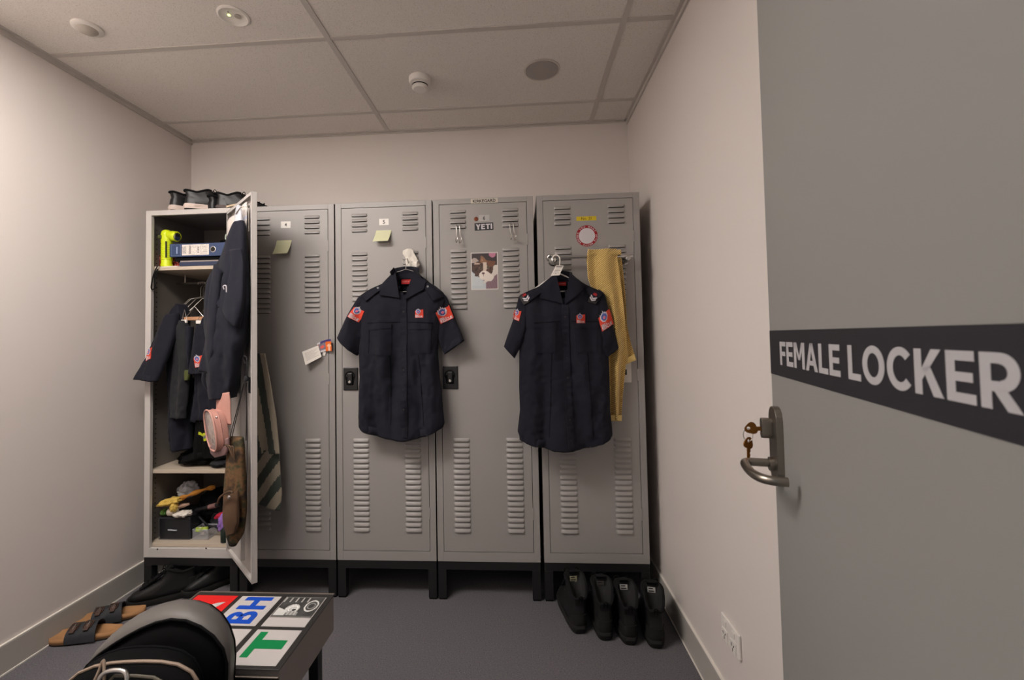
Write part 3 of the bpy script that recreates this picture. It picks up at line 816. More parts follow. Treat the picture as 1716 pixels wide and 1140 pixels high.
t = thing('pet_photo', 'printed photo of a brown and white cat on the locker door', 'photo', (1.7505, -.0006, 1.58))
MB().box((1.684, -.0011, 1.489), (1.817, -.0004, 1.672)).build('paper', 'paper', t)
ink_grid('print', t, lambda u, v, h: Vector((1.6845 + .132*u, -.0014, 1.4895 + .182*v)), 54, 74, cat_ink)

t = thing('notice', 'white notice with a black block mostly hidden by the yellow towel', 'notice', (2.415, -.0005, 1.07))
MB().box((2.388, -.0011, 1.030), (2.441, -.0004, 1.125)).build('sheet', 'paper', t)
MB().box((2.405, -.0016, 1.066), (2.420, -.0010, 1.092)).build('print', 'ink', t)

# wire hooks on locker 6: four S hooks
def wire_hook(label, x, ztop, dz, lean, grp):
    t = thing('wire_hook', label, 'hook', (x, -.004, ztop), group=grp)
    pts = bez([(x, .002, ztop-.010), (x, -.006, ztop+.0), (x, -.012, ztop-.008), (x+lean*.2, -.014, ztop-.03), (x+lean*.5, -.014, ztop-dz*.62), (x+lean+.004, -.013, ztop-dz*.8),
               (x+lean, -.018, ztop-dz), (x+lean-.002, -.032, ztop-dz-.006), (x+lean-.003, -.040, ztop-dz+.012)], 5)
    MB().tube(pts, .0019, 7).build('wire', 'wire', t, smooth=True)
wire_hook('wire hook on the louvers left of the copper badge, nearer the badge', 1.634, 1.812, .088, .004, 'wire hooks on the upper louvers')
wire_hook('wire hook on the louvers left of the copper badge, farther from the badge', 1.617, 1.812, .086, .002, 'wire hooks on the upper louvers')
wire_hook('wire hook on the louvers by the door hinge, nearer the black word sticker', 1.879, 1.812, .080, .006, 'wire hooks on the upper louvers')
wire_hook('wire hook on the louvers by the door hinge, nearer the hinge', 1.896, 1.812, .082, .008, 'wire hooks on the upper louvers')
# ------------------------------------------------------------------ cloth helpers
def resample(P, n):
    P = [Vector((p[0], p[1])) for p in P]; L = [0]
    for a, b in zip(P, P[1:]): L.append(L[-1] + (b-a).length)
    out = []
    for i in range(n):
        t = L[-1] * i/(n-1)
        for k in range(len(P)-1):
            if t <= L[k+1] + 1e-9:
                u = (t-L[k]) / max(1e-9, L[k+1]-L[k]); out.append(P[k].lerp(P[k+1], u)); break
    # smooth the kinks a little
    for _ in range(2):
        out = [out[0]] + [(out[i-1] + out[i]*2 + out[i+1])/4 for i in range(1, n-1)] + [out[-1]]
    return out

def by_z(tab, zs):
    return [Vector((interp([(z, x) for x, z in tab], zz)[0], zz)) for zz in zs]

def cloth_tube(L, Rr, yc, dep, nr=48, ns=44, amp=.008, seed=0, fx=14, fz=2.2, back=None, hem=0.0, level=False, wrinkle=.35, yx=0.0):
    """hollow cloth between two outlines (x,z) seen from the front; yc(t), dep(t) give the middle and the half depth;
    folds run down the cloth; hem = extra drop of the lower edge's middle; yx = slope of y with x"""
    if level:
        z0 = max(L[0][1], Rr[0][1]); z1 = min(L[-1][1], Rr[-1][1]); zs = [z0 + (z1-z0)*i/(nr-1) for i in range(nr)]
        A, B = by_z(L, zs), by_z(Rr, zs)
    else: A, B = resample(L, nr), resample(Rr, nr)
    fy = yc if callable(yc) else (lambda t: yc); fd = dep if callable(dep) else (lambda t: dep)
    rings = []; xm = (A[0].x + B[0].x) / 2
    for i in range(nr):
        t = i/(nr-1); c = (A[i]+B[i])/2; h = (B[i]-A[i])/2; d = fd(t); y0 = fy(t); ring = []
        for k in range(ns):
            th = 2*PI*k/ns; co, si = math.cos(th), math.sin(th)
            u = math.copysign(abs(co)**.75, co); v = math.copysign(abs(si)**.8, si)
            p = c + h*u
            drop = hem * (1-abs(u)**2.0) * (max(0, t-.6)/.4)**2
            f = amp * (.25 + .75*t) * (noise.noise(Vector((p.x*fx + seed, p.y*fz, seed*1.7 + (0 if si > 0 else 9)))) * 1.6
                + 1.3*(abs(noise.noise(Vector((p.x*fx*.7 + seed*3, p.y*fz*.8, seed + (0 if si > 0 else 5))))) - .22) + wrinkle * noise.noise(Vector((p.x*fx*2.3, p.y*fx*1.1 + seed, seed*2.3))) + wrinkle*.5*noise.noise(Vector((p.x*60, p.y*45, seed))))
            y = y0 - d*v - f*abs(si)**.5 + yx*(p.x-xm)
            if back is not None: y = min(y, back)
            ring.append(Vector((p.x, y, p.y - drop)))
        rings.append(ring)
    # turned-in end
    last = rings[-1]; cc = sum(last, Vector()) / ns
    dirv = (Vector((A[-1].x, 0, A[-1].y)) + Vector((B[-1].x, 0, B[-1].y)) - Vector((A[-4].x, 0, A[-4].y)) - Vector((B[-4].x, 0, B[-4].y))).normalized()
    rings.append([cc + (p-cc)*.9 - dirv*.004 for p in last]); rings.append([cc + (p-cc)*.86 - dirv*.03 for p in last])
    mb = MB(); mb.loft(rings, 0, True, True); return mb

def bvh_of(*mbs):
    vs = []; fs = []
    for m in mbs:
        n = len(vs); vs += m.v; fs += [[n+i for i in f] for f in m.f]
    return BVHTree.FromPolygons([tuple(v) for v in vs], fs)

def surf(b, x, z, default=-.1):
    h = b.ray_cast(Vector((x, -.9, z)), Vector((0, 1, 0)))
    return h[0].y if h[0] is not None else default

def drape_quad(b, q, n=10, m=10, off=.0015, th=.002, default=-.1, lift=None):
    """q: four (x,z) corners, counter-clockwise; a thin cloth piece lying on surface b"""
    q = [Vector(p) for p in q]; F = []; 
    for j in range(m+1):
        for i in range(n+1):
            u, v = i/n, j/m
            p = (q[0]*(1-u) + q[1]*u)*(1-v) + (q[3]*(1-u) + q[2]*u)*v
            F.append((p.x, surf(b, p.x, p.y, default) - off - (lift(u, v) if lift else 0), p.y))
    mb = MB(); N = (n+1)*(m+1)
    vs = [(x, y-th, z) for x, y, z in F] + [(x, y+off*.8, z) for x, y, z in F]
    fs = []
    for j in range(m):
        for i in range(n):
            a = j*(n+1)+i; fs.append((a, a+1, a+n+2, a+n+1)); fs.append((N+a, N+a+n+1, N+a+n+2, N+a+1))
    for i in range(n):
        a = i; fs.append((a, N+a, N+a+1, a+1)); a = m*(n+1)+i; fs.append((a, a+1, N+a+1, N+a))
    for j in range(m):
        a = j*(n+1); fs.append((a, a+n+1, N+a+n+1, N+a)); a = j*(n+1)+n; fs.append((a, N+a, N+a+n+1, a+n+1))
    mb.add(vs, fs); return mb

SHIELD = [(-.30,.42),(-.36,.10),(-.22,-.14),(0,-.24),(.22,-.14),(.36,.10),(.30,.42),(.22,.32),(.14,.50),(.07,.40),(0,.62),(-.07,.40),(-.14,.50),(-.22,.32)]
def patch(parent, b, c, ex, ey, name='rescue_patch', default=-.1, text=('FIRE +', 'RESCUE')):
    """embroidered patch centred at c=(x,z); ex, ey = local half axes in the x-z plane; lies on surface b"""
    c, ex, ey = Vector(c), Vector(ex), Vector(ey)
    q = [c-ex-ey, c+ex-ey, c+ex+ey*.95, c-ex+ey*.7]
    base = drape_quad(b, q, 8, 8, .0015, .0012, default).build(name, 'red', parent, smooth=True)
    def f(a, bb, h):
        p = c + ex*a*2 + ey*bb*2; return (p.x, surf(b, p.x, p.y, default) - .0036 - h, p.y)
    def fan(poly, mat, nm, h, s=1.0, cy=.12):
        mb = MB(); vs = [f(-.10, .20, h)] + [f(a*s*.84 - .10, ((bb-.1)*s + .18)*.84 + .05, h) for a, bb in poly]; n = len(poly)
        mb.add(vs, [(0, 1+i, 1+(i+1) % n) for i in range(n)]); mb.build(nm, mat, base)
    fan(SHIELD, 'white', 'emblem_border', .0005); fan(SHIELD, 'blue', 'emblem', .0018, .74)
    fan([(.12*math.cos(k*PI/4), .12*math.sin(k*PI/4) + .08) for k in range(8)], 'pink_thread', 'emblem_centre', .0030)
    tb = MB()
    vs, fs, wd = font_faces(text[0], .03); s = .42/wd; tb.add([f(-.44 + x*s, -.28 + y*s*1.3, .0004) for x, y in vs], fs)
    vs, fs, wd = font_faces(text[1], .03); s = .84/wd; tb.add([f(-.44 + x*s, -.46 + y*s*1.15, .0004) for x, y in vs], fs)
    tb.build('lettering', 'white', base)
    return base

def seam(parent, b, pts, r=.0012, mat='navyseam', name='seam', off=.0008):
    P = []
    for (x0_, z0_), (x1_, z1_) in zip(pts, pts[1:]):
        n = 12
        for k in range(n): x, z = x0_+(x1_-x0_)*k/n, z0_+(z1_-z0_)*k/n; P.append((x, surf(b, x, z) - off, z))
    x, z = pts[-1]; P.append((x, surf(b, x, z) - off, z))
    return MB().tube(P, r, 5).build(name, mat, parent)

def hanging_shirt(label, S):
    t = thing('uniform_shirt', label, 'shirt', (S['cx'], S['yc'], S['neck'][0][1]), group=None)
    yb = S['back']
    body = cloth_tube(S['L'], S['R'], lambda k: S['yc'], lambda k: .022 + S['dep']*min(1, k*4), 130, 130, .034, S['seed'], back=yb, hem=S['hem'], level=True)
    sl = cloth_tube(S['sLo'], S['sLi'], S['yc']+.004, lambda k: .026 + .006*k, 50, 54, .024, S['seed']+3, back=yb)
    sr = cloth_tube(S['sRi'], S['sRo'], S['yc']+.004, lambda k: .026 + .006*k, 50, 54, .024, S['seed']+5, back=yb)
    bb = bvh_of(body); ba = bvh_of(body, sl, sr)
    # cut the neck opening out of the front
    (lx, lz), (rx, rz_), (ax, az) = S['neck']
    keepf = []; mi = []
    for f, m in zip(body.f, body.mi):
        c = sum((body.v[i] for i in f), Vector()) / len(f)
        k = (c.z - az) / (lz - az)
        inside = c.z > az and (ax + (lx-ax)*k) < c.x < (ax + (rx-ax)*k) and c.y < S['yc'] - .004
        if len(f) > 4 and c.z > az: inside = True
        if not inside: keepf.append(f); mi.append(m)
    body.f = keepf; body.mi = mi
    body.build('body', 'navy', t, smooth='all')
    sl.build('sleeve', 'navy', t, smooth='all'); sr.build('sleeve', 'navy', t, smooth='all')
    # collar
    cb = MB(); rings = []
    for k in range(13):
        u = k/12; x = lx - .012 + (rx - lx + .024)*u; y = S['yc'] + .010 - .016*(2*u-1)**2; zt = lz + .012*(1-(2*u-1)**2)
        rings.append([(x, y-.003, zt), (x, y+.002, zt), (x, y+.002, zt-.06), (x, y-.003, zt-.06)])
    cb.loft(rings); cb.build('collar_band', 'navy', t, smooth=True, bevel=.001)
    for q in S['leaves']:
        drape_quad(bb, q, 10, 10, .003, .005, lift=lambda u, v: .004 + .006*v).build('collar_leaf', 'navy', t, smooth=True)
    (x0_, z0_), (x1_, z1_) = S['label']
    mb = MB().box((x0_, S['yc']-.0015+.006, z0_), (x1_, S['yc']+.0005+.006, z1_)); lb = mb.build('neck_label', 'labelred', t, bevel=.0006)
    tb = MB(); put_text(tb, S.get('ltext', 'UNIFORM'), wall_fn(x0_+.006, S['yc']+.0055-.0015, (z0_+z1_)/2-.003, 0), width=(x1_-x0_)-.012, bold=.0); tb.build('lettering', material('label_thread', (226, 150, 140), .8), lb)
    # placket, seams, pockets, shoulder straps
    p = S['placket']
    drape_quad(bb, [(p[2]-.014, p[3]), (p[2]+.016, p[3]), (p[0]+.016, p[1]), (p[0]-.014, p[1])], 4, 90, .0016, .0030, lift=lambda u, v: .0016*math.sin(v*150)*math.sin(u*PI)).build('placket', 'navy', t, smooth=True)
    for k in range(7):
        u = (k+.6)/7; x, z = p[0]+(p[2]-p[0])*u, p[1]+(p[3]-p[1])*u
        MB().disc((x+.001, surf(bb, x, z)-.0046, z), (0, 1, 0), .0045, .002, 12).build('button', 'ink', t)
    for s_ in S['seams']: seam(t, bb, s_)
    for q, fl in S['pockets']:
        pk = drape_quad(bb, q, 10, 12, .0010, .0018).build('pocket', 'navy', t, smooth=True)
        drape_quad(bb, fl, 10, 4, .0030, .0026).build('pocket_flap', 'navy', t, smooth=True)
    for q, btn in S['straps']:
        st = drape_quad(ba, q, 10, 6, .004, .005).build('shoulder_strap', 'navy', t, smooth=True)
        for e0, e1 in zip(q, q[1:] + q[:1]): seam(st, ba, [(e0[0]*.94 + (q[0][0]+q[2][0])*.03, e0[1]*.94 + (q[0][1]+q[2][1])*.03), (e1[0]*.94 + (q[0][0]+q[2][0])*.03, e1[1]*.94 + (q[0][1]+q[2][1])*.03)], r=.0009, name='stitching', off=.0095)
        if btn:
            MB().disc((btn[0], surf(ba, *btn)-.0135, btn[1]), (0, 1, 0), .0050, .006, 14).build('strap_button', material('button_grey', (120, 120, 124), .4), st)
    for c, ex, ey, nm in S['patches']:
        patch(t, ba, c, ex, ey, nm)
    return t, ba

S1 = dict(cx=1.375, yc=-.060, back=-.014, dep=.020, seed=1.3, hem=.055,
    L=[(1.338,1.594),(1.300,1.556),(1.262,1.524),(1.206,1.501),(1.158,1.474),(1.146,1.43),(1.150,1.308),(1.142,1.200),(1.145,1.074),(1.142,1.020),(1.142,.90),(1.144,.850),(1.152,.836)],
    R=[(1.418,1.594),(1.455,1.556),(1.496,1.520),(1.522,1.504),(1.558,1.473),(1.568,1.43),(1.540,1.30),(1.524,1.200),(1.532,1.069),(1.540,1.016),(1.547,.92),(1.553,.855),(1.546,.836)],
    sLo=[(1.175,1.482),(1.140,1.462),(1.108,1.408),(1.075,1.345),(1.040,1.272)], sLi=[(1.215,1.46),(1.205,1.39),(1.178,1.30),(1.160,1.235),(1.132,1.180)],
    sRo=[(1.535,1.490),(1.572,1.455),(1.590,1.408),(1.618,1.334),(1.653,1.244)], sRi=[(1.500,1.45),(1.512,1.38),(1.520,1.30),(1.530,1.245),(1.556,1.178)],
    neck=[(1.330,1.594),(1.430,1.594),(1.367,1.440)],
    leaves=[[(1.259,1.466),(1.355,1.450),(1.334,1.592),(1.270,1.522)], [(1.380,1.442),(1.470,1.486),(1.482,1.526),(1.426,1.592)]],
    label=[(1.352,1.520),(1.404,1.542)], placket=(1.370,1.440,1.371,.800),
    seams=[[(1.195,1.334),(1.355,1.336)],[(1.385,1.336),(1.512,1.328)],[(1.205,1.320),(1.196,1.19)],[(1.300,1.30),(1.304,1.05),(1.300,.85)],[(1.440,1.18),(1.452,1.0),(1.462,.85)]],
    pockets=[([(1.212,1.185),(1.308,1.178),(1.313,1.322),(1.206,1.314)], [(1.204,1.300),(1.314,1.308),(1.315,1.328),(1.203,1.320)]),
             ([(1.414,1.185),(1.498,1.188),(1.504,1.318),(1.400,1.318)], [(1.398,1.300),(1.505,1.300),(1.506,1.322),(1.397,1.324)])],
    straps=[([(1.190,1.437),(1.276,1.497),(1.264,1.521),(1.158,1.468)], (1.250,1.500)), ([(1.462,1.510),(1.515,1.428),(1.560,1.452),(1.484,1.523)], (1.490,1.500))],
    patches=[((1.4475,1.374), (.0195,0), (0,.0195), 'chest_patch'),
             ((1.141,1.380), (.0235,-.014), (.0165,.0265), 'sleeve_patch'), ((1.566,1.369), (.0335,.0145), (-.0115,.0305), 'sleeve_patch')])
SH1, B1 = hanging_shirt('dark navy short-sleeved shirt with plain buttoned shoulder straps on a wire hanger', S1)

S2 = dict(cx=2.115, yc=-.085, back=-.018, dep=.022, seed=4.1, hem=.045,
    L=[(2.090,1.548),(2.059,1.528),(2.010,1.489),(1.960,1.468),(1.922,1.452),(1.910,1.42),(1.918,1.300),(1.913,1.195),(1.908,1.025),(1.910,.919),(1.902,.86),(1.897,.822),(1.905,.800)],
    R=[(2.140,1.548),(2.180,1.520),(2.232,1.488),(2.275,1.468),(2.304,1.452),(2.318,1.42),(2.312,1.300),(2.315,1.272),(2.321,1.125),(2.321,.916),(2.326,.85),(2.329,.800),(2.32,.785)],
    sLo=[(1.945,1.462),(1.915,1.445),(1.890,1.345),(1.865,1.28),(1.841,1.213)], sLi=[(1.975,1.44),(1.965,1.37),(1.945,1.28),(1.930,1.23),(1.890,1.156)],
    sRo=[(2.285,1.468),(2.310,1.448),(2.332,1.350),(2.350,1.275),(2.366,1.198)], sRi=[(2.250,1.43),(2.262,1.35),(2.272,1.26),(2.280,1.20),(2.296,1.142)],
    neck=[(2.082,1.548),(2.152,1.548),(2.119,1.408)],
    leaves=[[(2.010,1.432),(2.114,1.403),(2.086,1.546),(2.034,1.495)], [(2.124,1.400),(2.206,1.462),(2.200,1.500),(2.150,1.548)]],
    label=[(2.096,1.490),(2.136,1.508)], placket=(2.122,1.400,2.134,.750),
    seams=[[(1.985,1.318),(2.100,1.322)],[(2.150,1.322),(2.285,1.318)],[(2.06,1.18),(2.05,.95),(2.04,.80)],[(2.22,1.18),(2.23,.95),(2.235,.80)]],
    pockets=[([(1.985,1.180),(2.075,1.180),(2.080,1.312),(1.982,1.308)], [(1.980,1.294),(2.082,1.298),(2.083,1.318),(1.979,1.314)]),
             ([(2.165,1.180),(2.262,1.182),(2.268,1.306),(2.160,1.306)], [(2.158,1.290),(2.269,1.290),(2.270,1.312),(2.157,1.312)])],
    straps=[([(1.962,1.415),(2.030,1.462),(2.010,1.487),(1.930,1.450)], None), ([(2.214,1.470),(2.262,1.408),(2.300,1.440),(2.236,1.484)], None)],
    patches=[((2.1925,1.333), (.0205,0), (0,.0205), 'chest_patch'),
             ((1.905,1.357), (.0150,-.006), (.006,.0230), 'sleeve_patch'), ((2.307,1.326), (.0275,.0175), (-.009,.0360), 'sleeve_patch')])
SH2, B2 = hanging_shirt('dark navy shirt with white chevrons on its shoulder slides', S2)
# rank slides with two white chevrons and a red mark
def rank_slide(b, c, ang, q):
    base = drape_quad(b, q, 8, 6, .0055, .003).build('rank_slide', 'ink', SH2, smooth=True)
    ca, sa = math.cos(ang), math.sin(ang)
    def f(a, bb, h): x, z = c[0] + a*ca - bb*sa, c[1] + a*sa + bb*ca; return (x, surf(b, x, z) - .0095 - h, z)
    mb = MB()
    for d in (0, -.0095): 
        mb.prism([(-.0145,.006+d),(0,-.004+d),(0,-.0105+d),(-.0145,-.0005+d)], 0, .0006, 0, f); mb.prism([(0,-.004+d),(.0145,.006+d),(.0145,-.0005+d),(0,-.0105+d)], 0, .0006, 0, f)
    mb.build('chevron', 'white', base)
    mb = MB(); mb.prism([(-.008,.008),(.008,.008),(.009,.018),(0,.022),(-.009,.018)], 0, .0006, 0, f); mb.build('red_mark', 'darkred', base)
rank_slide(B2, (1.947,1.436), R(28), [(1.938,1.402),(1.975,1.422),(1.957,1.455),(1.916,1.442)])
rank_slide(B2, (2.254,1.430), R(-30), [(2.228,1.410),(2.262,1.398),(2.286,1.440),(2.250,1.466)])

# hangers
def wire_hanger(label, x, y, z, w, rz, mat='wire', r=.0016, hookz=.055, grp=None, drop=.10):
    """hook top at z; shoulders spread w/2 each side, turned by rz"""
    t = thing('clothes_hanger', label, 'hanger', (x, y, z), rz=rz, group=grp)
    hk = bez([(-.014, 0, -.020), (-.013, 0, -.006), (0, 0, 0), (.012, 0, -.008), (.010, 0, -.024), (.001, 0, -.036), (0, 0, -hookz)], 5)
    MB().tube(hk, r, 7).build('hook', mat, t, local=True, smooth=True)
    tri = [(0, 0, -hookz), (w*.18, 0, -hookz-.016), (w*.46, 0, -hookz-drop*.9), (w*.5, 0, -hookz-drop), (w*.44, 0, -hookz-drop-.008), (-w*.44, 0, -hookz-drop-.008), (-w*.5, 0, -hookz-drop), (-w*.46, 0, -hookz-drop*.9), (-w*.18, 0, -hookz-.016)]
    MB().tube(tri, r, 7, closed=True).build('frame', mat, t, local=True, smooth=True)
    return t
wire_hanger('wire hanger holding the shirt with plain buttoned shoulder straps', 1.378, -.066, 1.640, .30, 0.0, grp=None, hookz=.050, drop=.10)
t = thing('clothes_hanger', 'white plastic hanger holding the chevron shirt on the chrome rail', 'hanger', (2.102, -.075, 1.632))
MB().tube(bez([(2.074,-.070,1.622),(2.084,-.072,1.633),(2.098,-.075,1.634),(2.109,-.078,1.622),(2.110,-.080,1.600),(2.106,-.083,1.578),(2.103,-.085,1.545)], 6), .0028, 8).build('hook', 'plastic_white', t, smooth=True)
MB().tube([(2.103,-.084,1.548),(2.14,-.082,1.530),(2.24,-.082,1.478),(2.26,-.082,1.468),(2.0,-.082,1.46),(1.975,-.082,1.468),(2.06,-.082,1.525)], .0035, 8, closed=True).build('frame', 'plastic_white', t, smooth=True)
t = thing('paper_tag', 'white paper tag tied to the hanger hook of the chevron shirt', 'tag', (2.094, -.10, 1.56))
P = [Vector((2.062,-.118,1.532)), Vector((2.102,-.122,1.533)), Vector((2.124,-.108,1.580)), Vector((2.090,-.104,1.583))]
mb = MB(); off = Vector((.0001, -.0007, 0)); mb.add(P + [p+off for p in P], [(3,2,1,0),(4,5,6,7),(0,1,5,4),(1,2,6,5),(2,3,7,6),(3,0,4,7)]); mb.build('sheet', 'paper', t)
mb = MB()
for k in range(5):
    u = .25+.12*k; a = P[3].lerp(P[0], u); b = P[2].lerp(P[1], u); e0, e1 = a.lerp(b, .15), a.lerp(b, .85-.15*(k % 2)); d_ = (P[0]-P[3])*.03
    mb.add([e0+off*1.5, e1+off*1.5, e1+d_+off*1.5, e0+d_+off*1.5], [(0,1,2,3)])
a = P[3].lerp(P[2], .1); b = P[3].lerp(P[2], .9); dd = (P[0]-P[3])*.12; 
mb.add([a+dd*.6+off*1.5, b+dd*.6+off*1.5, b+dd*1.5+off*1.5, a+dd*1.5+off*1.5], [(0,1,2,3)])
mb.build('writing', material('tag_print', (120, 116, 114), .8), t)

# door hook with a rag over it, locker 5
t = thing('door_hook', 'small wire hook on the louvers above the plain-strap shirt', 'hook', (1.383, -.01, 1.66))
MB().tube(bez([(1.383,.0005,1.672),(1.383,-.012,1.676),(1.383,-.016,1.655),(1.383,-.020,1.632),(1.383,-.034,1.626),(1.383,-.048,1.634),(1.383,-.052,1.644)], 5), .0024, 8).build('wire', 'wire', t, smooth=True)
t = thing('cleaning_rag', 'crumpled white rag hung over the hook above the shirt collar', 'rag', (1.392, -.03, 1.66))
cloth_tube([(1.366,1.696),(1.352,1.690),(1.352,1.672),(1.366,1.652),(1.368,1.628),(1.372,1.606)], [(1.394,1.698),(1.404,1.690),(1.414,1.664),(1.432,1.630),(1.438,1.616),(1.428,1.602)], lambda k: -.018-.014*k, lambda k: .006+.003*k, 40, 44, .016, 8.8, fx=38, fz=16, back=-.003, wrinkle=.5).build('cloth', 'rag', t, smooth='all')

# chrome towel rail on locker 7 side, yellow towel over it
t = thing('towel_rail', 'chrome towel rail across the upper part of the locker door', 'towel rail', (2.25, -.03, 1.62))
MB().tube([(2.070,-.060,1.626),(2.435,-.060,1.622)], .0060, 12).build('bar', 'chrome', t, smooth=True)
for xx, zz in ((2.082,1.615),(2.425,1.612)):
    MB().lathe((xx,-.0005,zz), [(.021,0),(.021,-.004),(.016,-.009),(.0105,-.016),(.009,-.040),(.011,-.052),(.013,-.062),(.011,-.070),(.002,-.074)], 28, axis=(0,1,0)).build('bracket', 'chrome', t, smooth=True)
MB().tube(bez([(2.082,-.062,1.626),(2.068,-.066,1.634),(2.056,-.062,1.626),(2.062,-.058,1.612)], 4), .009, 10).build('end_cap', 'chrome', t, smooth=True)
MB().tube([(2.435,-.060,1.622),(2.448,-.060,1.622)], .008, 10).build('end_cap', 'chrome', t, smooth=True)

t = thing('bath_towel', 'mustard yellow ribbed towel folded over the chrome rail', 'towel', (2.33, -.07, 1.65))
def towel_strip(Lt, Rt, yfun, th, nr, nc, amp, seed, fx):
    A, B = resample(Lt, nr), resample(Rt, nr); rings = []
    for i in range(nr):
        k = i/(nr-1); fr_ = []; bk = []
        for j in range(nc):
            u = j/(nc-1); p = A[i].lerp(B[i], u)
            f = amp * (math.sin(u*fx + seed + 1.1*noise.noise(Vector((k*2, seed, 0)))) * .6 + noise.noise(Vector((p.x*26, p.y*2.4, seed)))) * min(1, .35 + k*1.5)
            y = yfun(k) - f
            fr_.append(Vector((p.x, y-th/2, p.y))); bk.append(Vector((p.x, y+th/2, p.y)))
        rings.append(fr_ + bk[::-1])
    mb = MB(); mb.loft(rings, 0, True, True); return mb
# front fall, long
towel_strip([(2.243,1.655),(2.234,1.60),(2.236,1.519),(2.262,1.45),(2.290,1.35),(2.316,1.25),(2.322,1.10),(2.320,.988),(2.324,.862)],
            [(2.372,1.657),(2.378,1.60),(2.386,1.519),(2.396,1.40),(2.404,1.30),(2.412,1.20),(2.402,1.10),(2.388,.988),(2.378,.862)],
            lambda k: -.076 + .030*k*k, .009, 100, 50, .024, 2.2, 9.5).build('front_fall', 'towel_y', t, smooth='all')
towel_strip([(2.243,1.655),(2.236,1.60),(2.30,1.5),(2.36,1.30),(2.378,1.20),(2.384,1.112)], [(2.392,1.652),(2.402,1.58),(2.410,1.45),(2.416,1.30),(2.432,1.22),(2.455,1.140)],
            lambda k: -.050 + .016*k, .008, 70, 30, .014, 5.0, 8).build('back_fall', 'towel_y', t, smooth='all')
# roll over the bar joining the falls
mb = MB(); rings = []
for j in range(34):
    u = j/33; x = 2.243 + .150*u; f = .004*math.sin(u*9.5+2.2)
    xr = 2.243 + .130*u if False else x
    rings.append([(x, -.060 - (.020+f)*math.cos(R(a)), 1.632 + (.026+f)*math.sin(R(a))) for a in range(-10, 200, 14)] +
                 [(x, -.060 - (.010+f)*math.cos(R(a)), 1.632 + (.016+f)*math.sin(R(a))) for a in range(192, -20, -14)])
mb.loft(rings); mb.build('fold_over', 'towel_y', t, smooth='all')
towel_strip([(2.3838,1.135),(2.384,1.108)], [(2.447,1.165),(2.456,1.138)], lambda k: -.038, .010, 5, 14, .004, 5.0, 8).build('hem_band', 'hem_y', t, smooth='all')
towel_strip([(2.323,.885),(2.324,.858)], [(2.380,.885),(2.378,.858)], lambda k: -.0475, .013, 5, 14, .004, 2.2, 8).build('hem_band', 'hem_y', t, smooth='all')
# ------------------------------------------------------------------ blobs and crumpled things
def blob_mb(c, r, seed=0, amp=.25, fr=3.0, flat=None, sub=3, rot=(0, 0, 0), power=1.0):
    bm = bmesh.new(); bmesh.ops.create_icosphere(bm, subdivisions=sub, radius=1.0)
    rm = Matrix.Rotation(rot[2], 3, 'Z') @ Matrix.Rotation(rot[1], 3, 'Y') @ Matrix.Rotation(rot[0], 3, 'X')
    mb = MB(); vs = []
    for v in bm.verts:
        n = v.co.normalized(); k = 1 + amp*noise.noise(n*fr + Vector((seed, seed*2, 0))) + amp*.5*noise.noise(n*fr*2.4 + Vector((0, seed, seed)))
        p = Vector([math.copysign(abs(a)**power, a) for a in n]) * k
        p = rm @ Vector((p.x*r[0], p.y*r[1], p.z*r[2])); p += Vector(c)
        if flat is not None: p.z = max(p.z, flat)
        vs.append(p)
    fs = [[v.index for v in f.verts] for f in bm.faces]; bm.free(); mb.add(vs, fs); return mb
def crumple(name, label, cat, mat, c, r, seed=0, amp=.3, fr=2.6, flat=None, rot=(0,0,0), sub=4, group=None, part='cloth'):
    o = blob_mb(c, r, seed, amp, fr, flat, sub, rot).build(name, mat, None, smooth='all'); return tag(o, label, cat, group)

SH_T, SH_M, SH_B = 1.652, .612, HB+.062      # shelf tops

# --- upper shelf
t = thing('torch', 'fluorescent yellow right-angle torch standing on the upper shelf', 'torch', (.078, .03, SH_T))
bx_, by_ = .076, .050
pr = [(.021, 0), (.026, .003), (.027, .016), (.0245, .022)]
mb = MB(); mb.lathe((bx_, by_, SH_T+.001), pr + [(.0245, .125), (.026, .130), (.026, .175), (.022, .190), (.012, .198), (.001, .200)], 28); mb.build('body', 'torch', t, smooth=True)
for k in range(8):
    z = SH_T + .040 + .0105*k
    MB().lathe((bx_, by_, z), [(.0245, 0), (.0265, .002), (.0265, .005), (.0245, .007)], 28, cap=False).build('grip_rib', 'torch', t, smooth=True)
hd = MB(); ax = Vector((1, -.10, -.22)).normalized(); hd.lathe(Vector((bx_-.010, by_, SH_T+.176)), [(.016, 0), (.021, .020), (.022, .040), (.026, .046), (.027, .072), (.024, .076)], 28, axis=ax); hd.build('lamp_head', 'torch', t, smooth=True)
MB().lathe(Vector((bx_-.010, by_, SH_T+.176)) + ax*.0755, [(.021, 0), (.019, .002), (.010, .0035), (.001, .004)], 24, axis=ax).build('lens', 'chrome', t, smooth=True)
MB().box((bx_-.026, by_-.028, SH_T+.150), (bx_-.008, by_-.018, SH_T+.168)).build('switch', 'torch_dark', t, bevel=.002)
MB().box((bx_+.012, by_-.026, SH_T+.05), (bx_+.018, by_-.018, SH_T+.135)).build('clip', 'torch_dark', t, bevel=.001)

